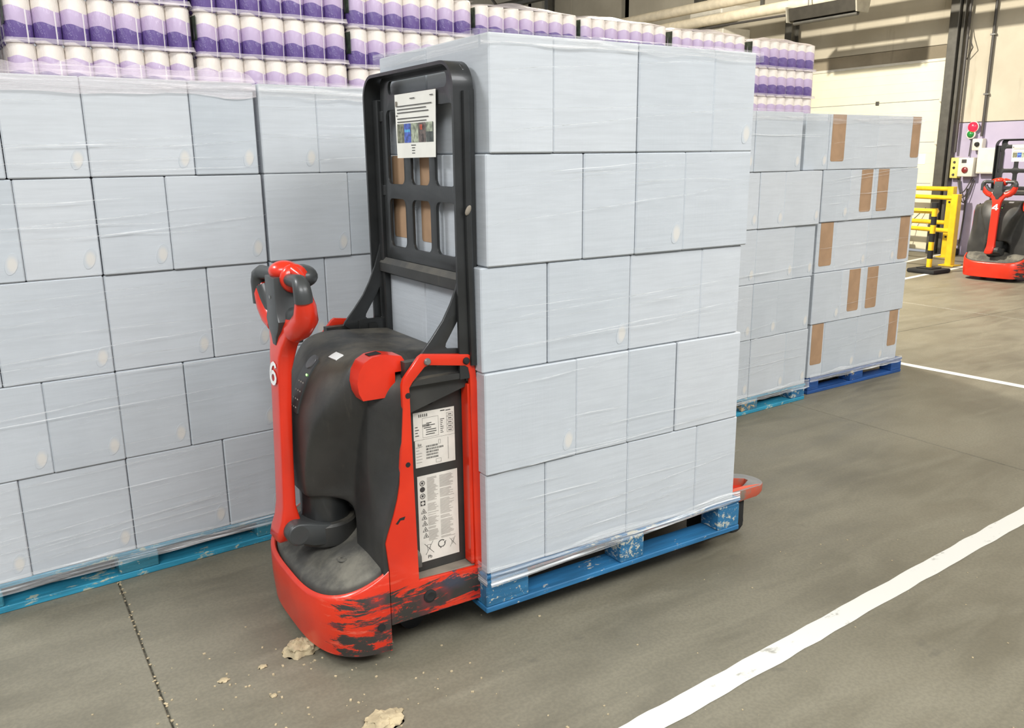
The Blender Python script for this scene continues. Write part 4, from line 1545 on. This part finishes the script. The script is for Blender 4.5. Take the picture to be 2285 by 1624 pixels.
four = stroke_number(FOUR, .072, .105, face_matrix((-.2845, .0, .872), (0, -1, 0), (.09, 0, 1)), 'white')
truck2 = copy_tree(truck, None, (six.name, four))
for ch in truck2.children:
    if ch.name.split('.')[0] in ('backrest', 'side_frame', 'battery_door', 'battery_cover', 'ledge', 'rear_post', 'door_hinge', 'fork_carriage', 'battery_case', 'notch', 'fork', 'rating_label', 'barcode_label', 'battery_label'):
        ch.location.z -= .115 if ch.name.startswith('backrest') else .075          # forks down on this one
truck2.location = (10.47, 5.44, 0)
truck2.rotation_euler = (0, 0, R(5))
tag(truck2, 'red and black pallet truck numbered 4 parked by the lilac wall', 'pallet truck', 'pedestrian pallet trucks')

# notices behind the second truck
for k, (y0, y1, z0, z1, lb) in enumerate(((6.10, 6.32, 1.30, 1.50, 'white notice sheet taped on lilac wall, uppermost of three'), (6.06, 6.24, .98, 1.16, 'yellowish notice sheet on lilac wall, middle of three'), (6.08, 6.26, .62, .80, 'notice sheet with green picture on lilac wall, lowest of three'))):
    t = thing('wall_notice', lb, 'notice', (0, 0, 0), 0, 'notices on the lilac wall')
    B().bb(X0 - .005, X0 - .001, y0, y1, z0, z1).build('sheet', 'sheet', t)
    B().bb(X0 - .0065, X0 - .005, y0 + .03, y1 - .03, z0 + .05, z1 - .04).build('picture', ('photo_b', 'box_yellow', 'green_tag')[k], t)

# ------------------------------------------------------------------ dirt on the floor
def lump(name, label, x, y, rx, ry, h, seed, cat='debris', group='putty lumps on the floor'):
    bm = bmesh.new()
    bmesh.ops.create_icosphere(bm, subdivisions=4, radius=1)
    for v in bm.verts:
        d = v.co.normalized()
        k = 1 + .45 * nz3(d.x * 1.6 + seed, d.y * 1.6, d.z * 2) + .20 * nz3(d.x * 5, d.y * 5 + seed, d.z * 5)
        z = max(0.0, d.z) ** .7
        v.co = Vector((d.x * rx * k, d.y * ry * k, z * h * (1 + .5 * nz3(d.x * 6 + seed, d.y * 6, 3))))
    me = bpy.data.meshes.new(name)
    bm.to_mesh(me)
    bm.free()
    finish(me, 'putty', 50)
    o = obj(name, me, None, (x, y, .0005))
    tag(o, label, cat, group)
    return o


lump('putty_lump', 'tan crumbled lump against the red skirt of the truck', .70, 2.36, .050, .040, .035, 2)
lump('putty_lump', 'flat cracked tan lump near the frame bottom edge of floor', .775, 1.905, .055, .040, .014, 5)
lump('putty_chip', 'small tan chip ahead of the truck, nearest the floor joint', .452, 2.335, .016, .011, .006, 8)
lump('putty_chip', 'small tan chip ahead of the truck, nearest its skirt', .570, 2.340, .014, .009, .006, 9)
lump('putty_chip', 'small tan chip between the joint and the flat lump', .555, 2.18, .010, .008, .005, 12)
b = B()
rg = random.Random(3)
for k in range(150):
    x, y = rg.gauss(.6, .35), rg.gauss(2.1, .25)
    s = rg.uniform(.0012, .0045)
    b.box((x, y, s * .35), (s * 2, s * 1.4, s * .7), 0, Matrix.Rotation(rg.uniform(0, 3), 4, 'Z'))
for k in range(120):
    u = rg.random()
    s = rg.uniform(.001, .0035)
    b.box((.283 + rg.gauss(0, .004), 1.3 + 1.9 * u, s * .3), (s * 2, s * 2, s * .7), 0, Matrix.Rotation(rg.uniform(0, 3), 4, 'Z'))
for k in range(90):
    x, y = rg.uniform(.8, 4.5), rg.uniform(.9, 2.0)
    s = rg.uniform(.001, .003)
    b.box((x, y, s * .3), (s * 2, s * 1.6, s * .7), 0, Matrix.Rotation(rg.uniform(0, 3), 4, 'Z'))
o = b.build('floor_crumbs', 'putty', None, 0, weld=False)
tag(o, 'fine pale crumbs scattered over the concrete floor', 'crumbs', None, 'stuff')
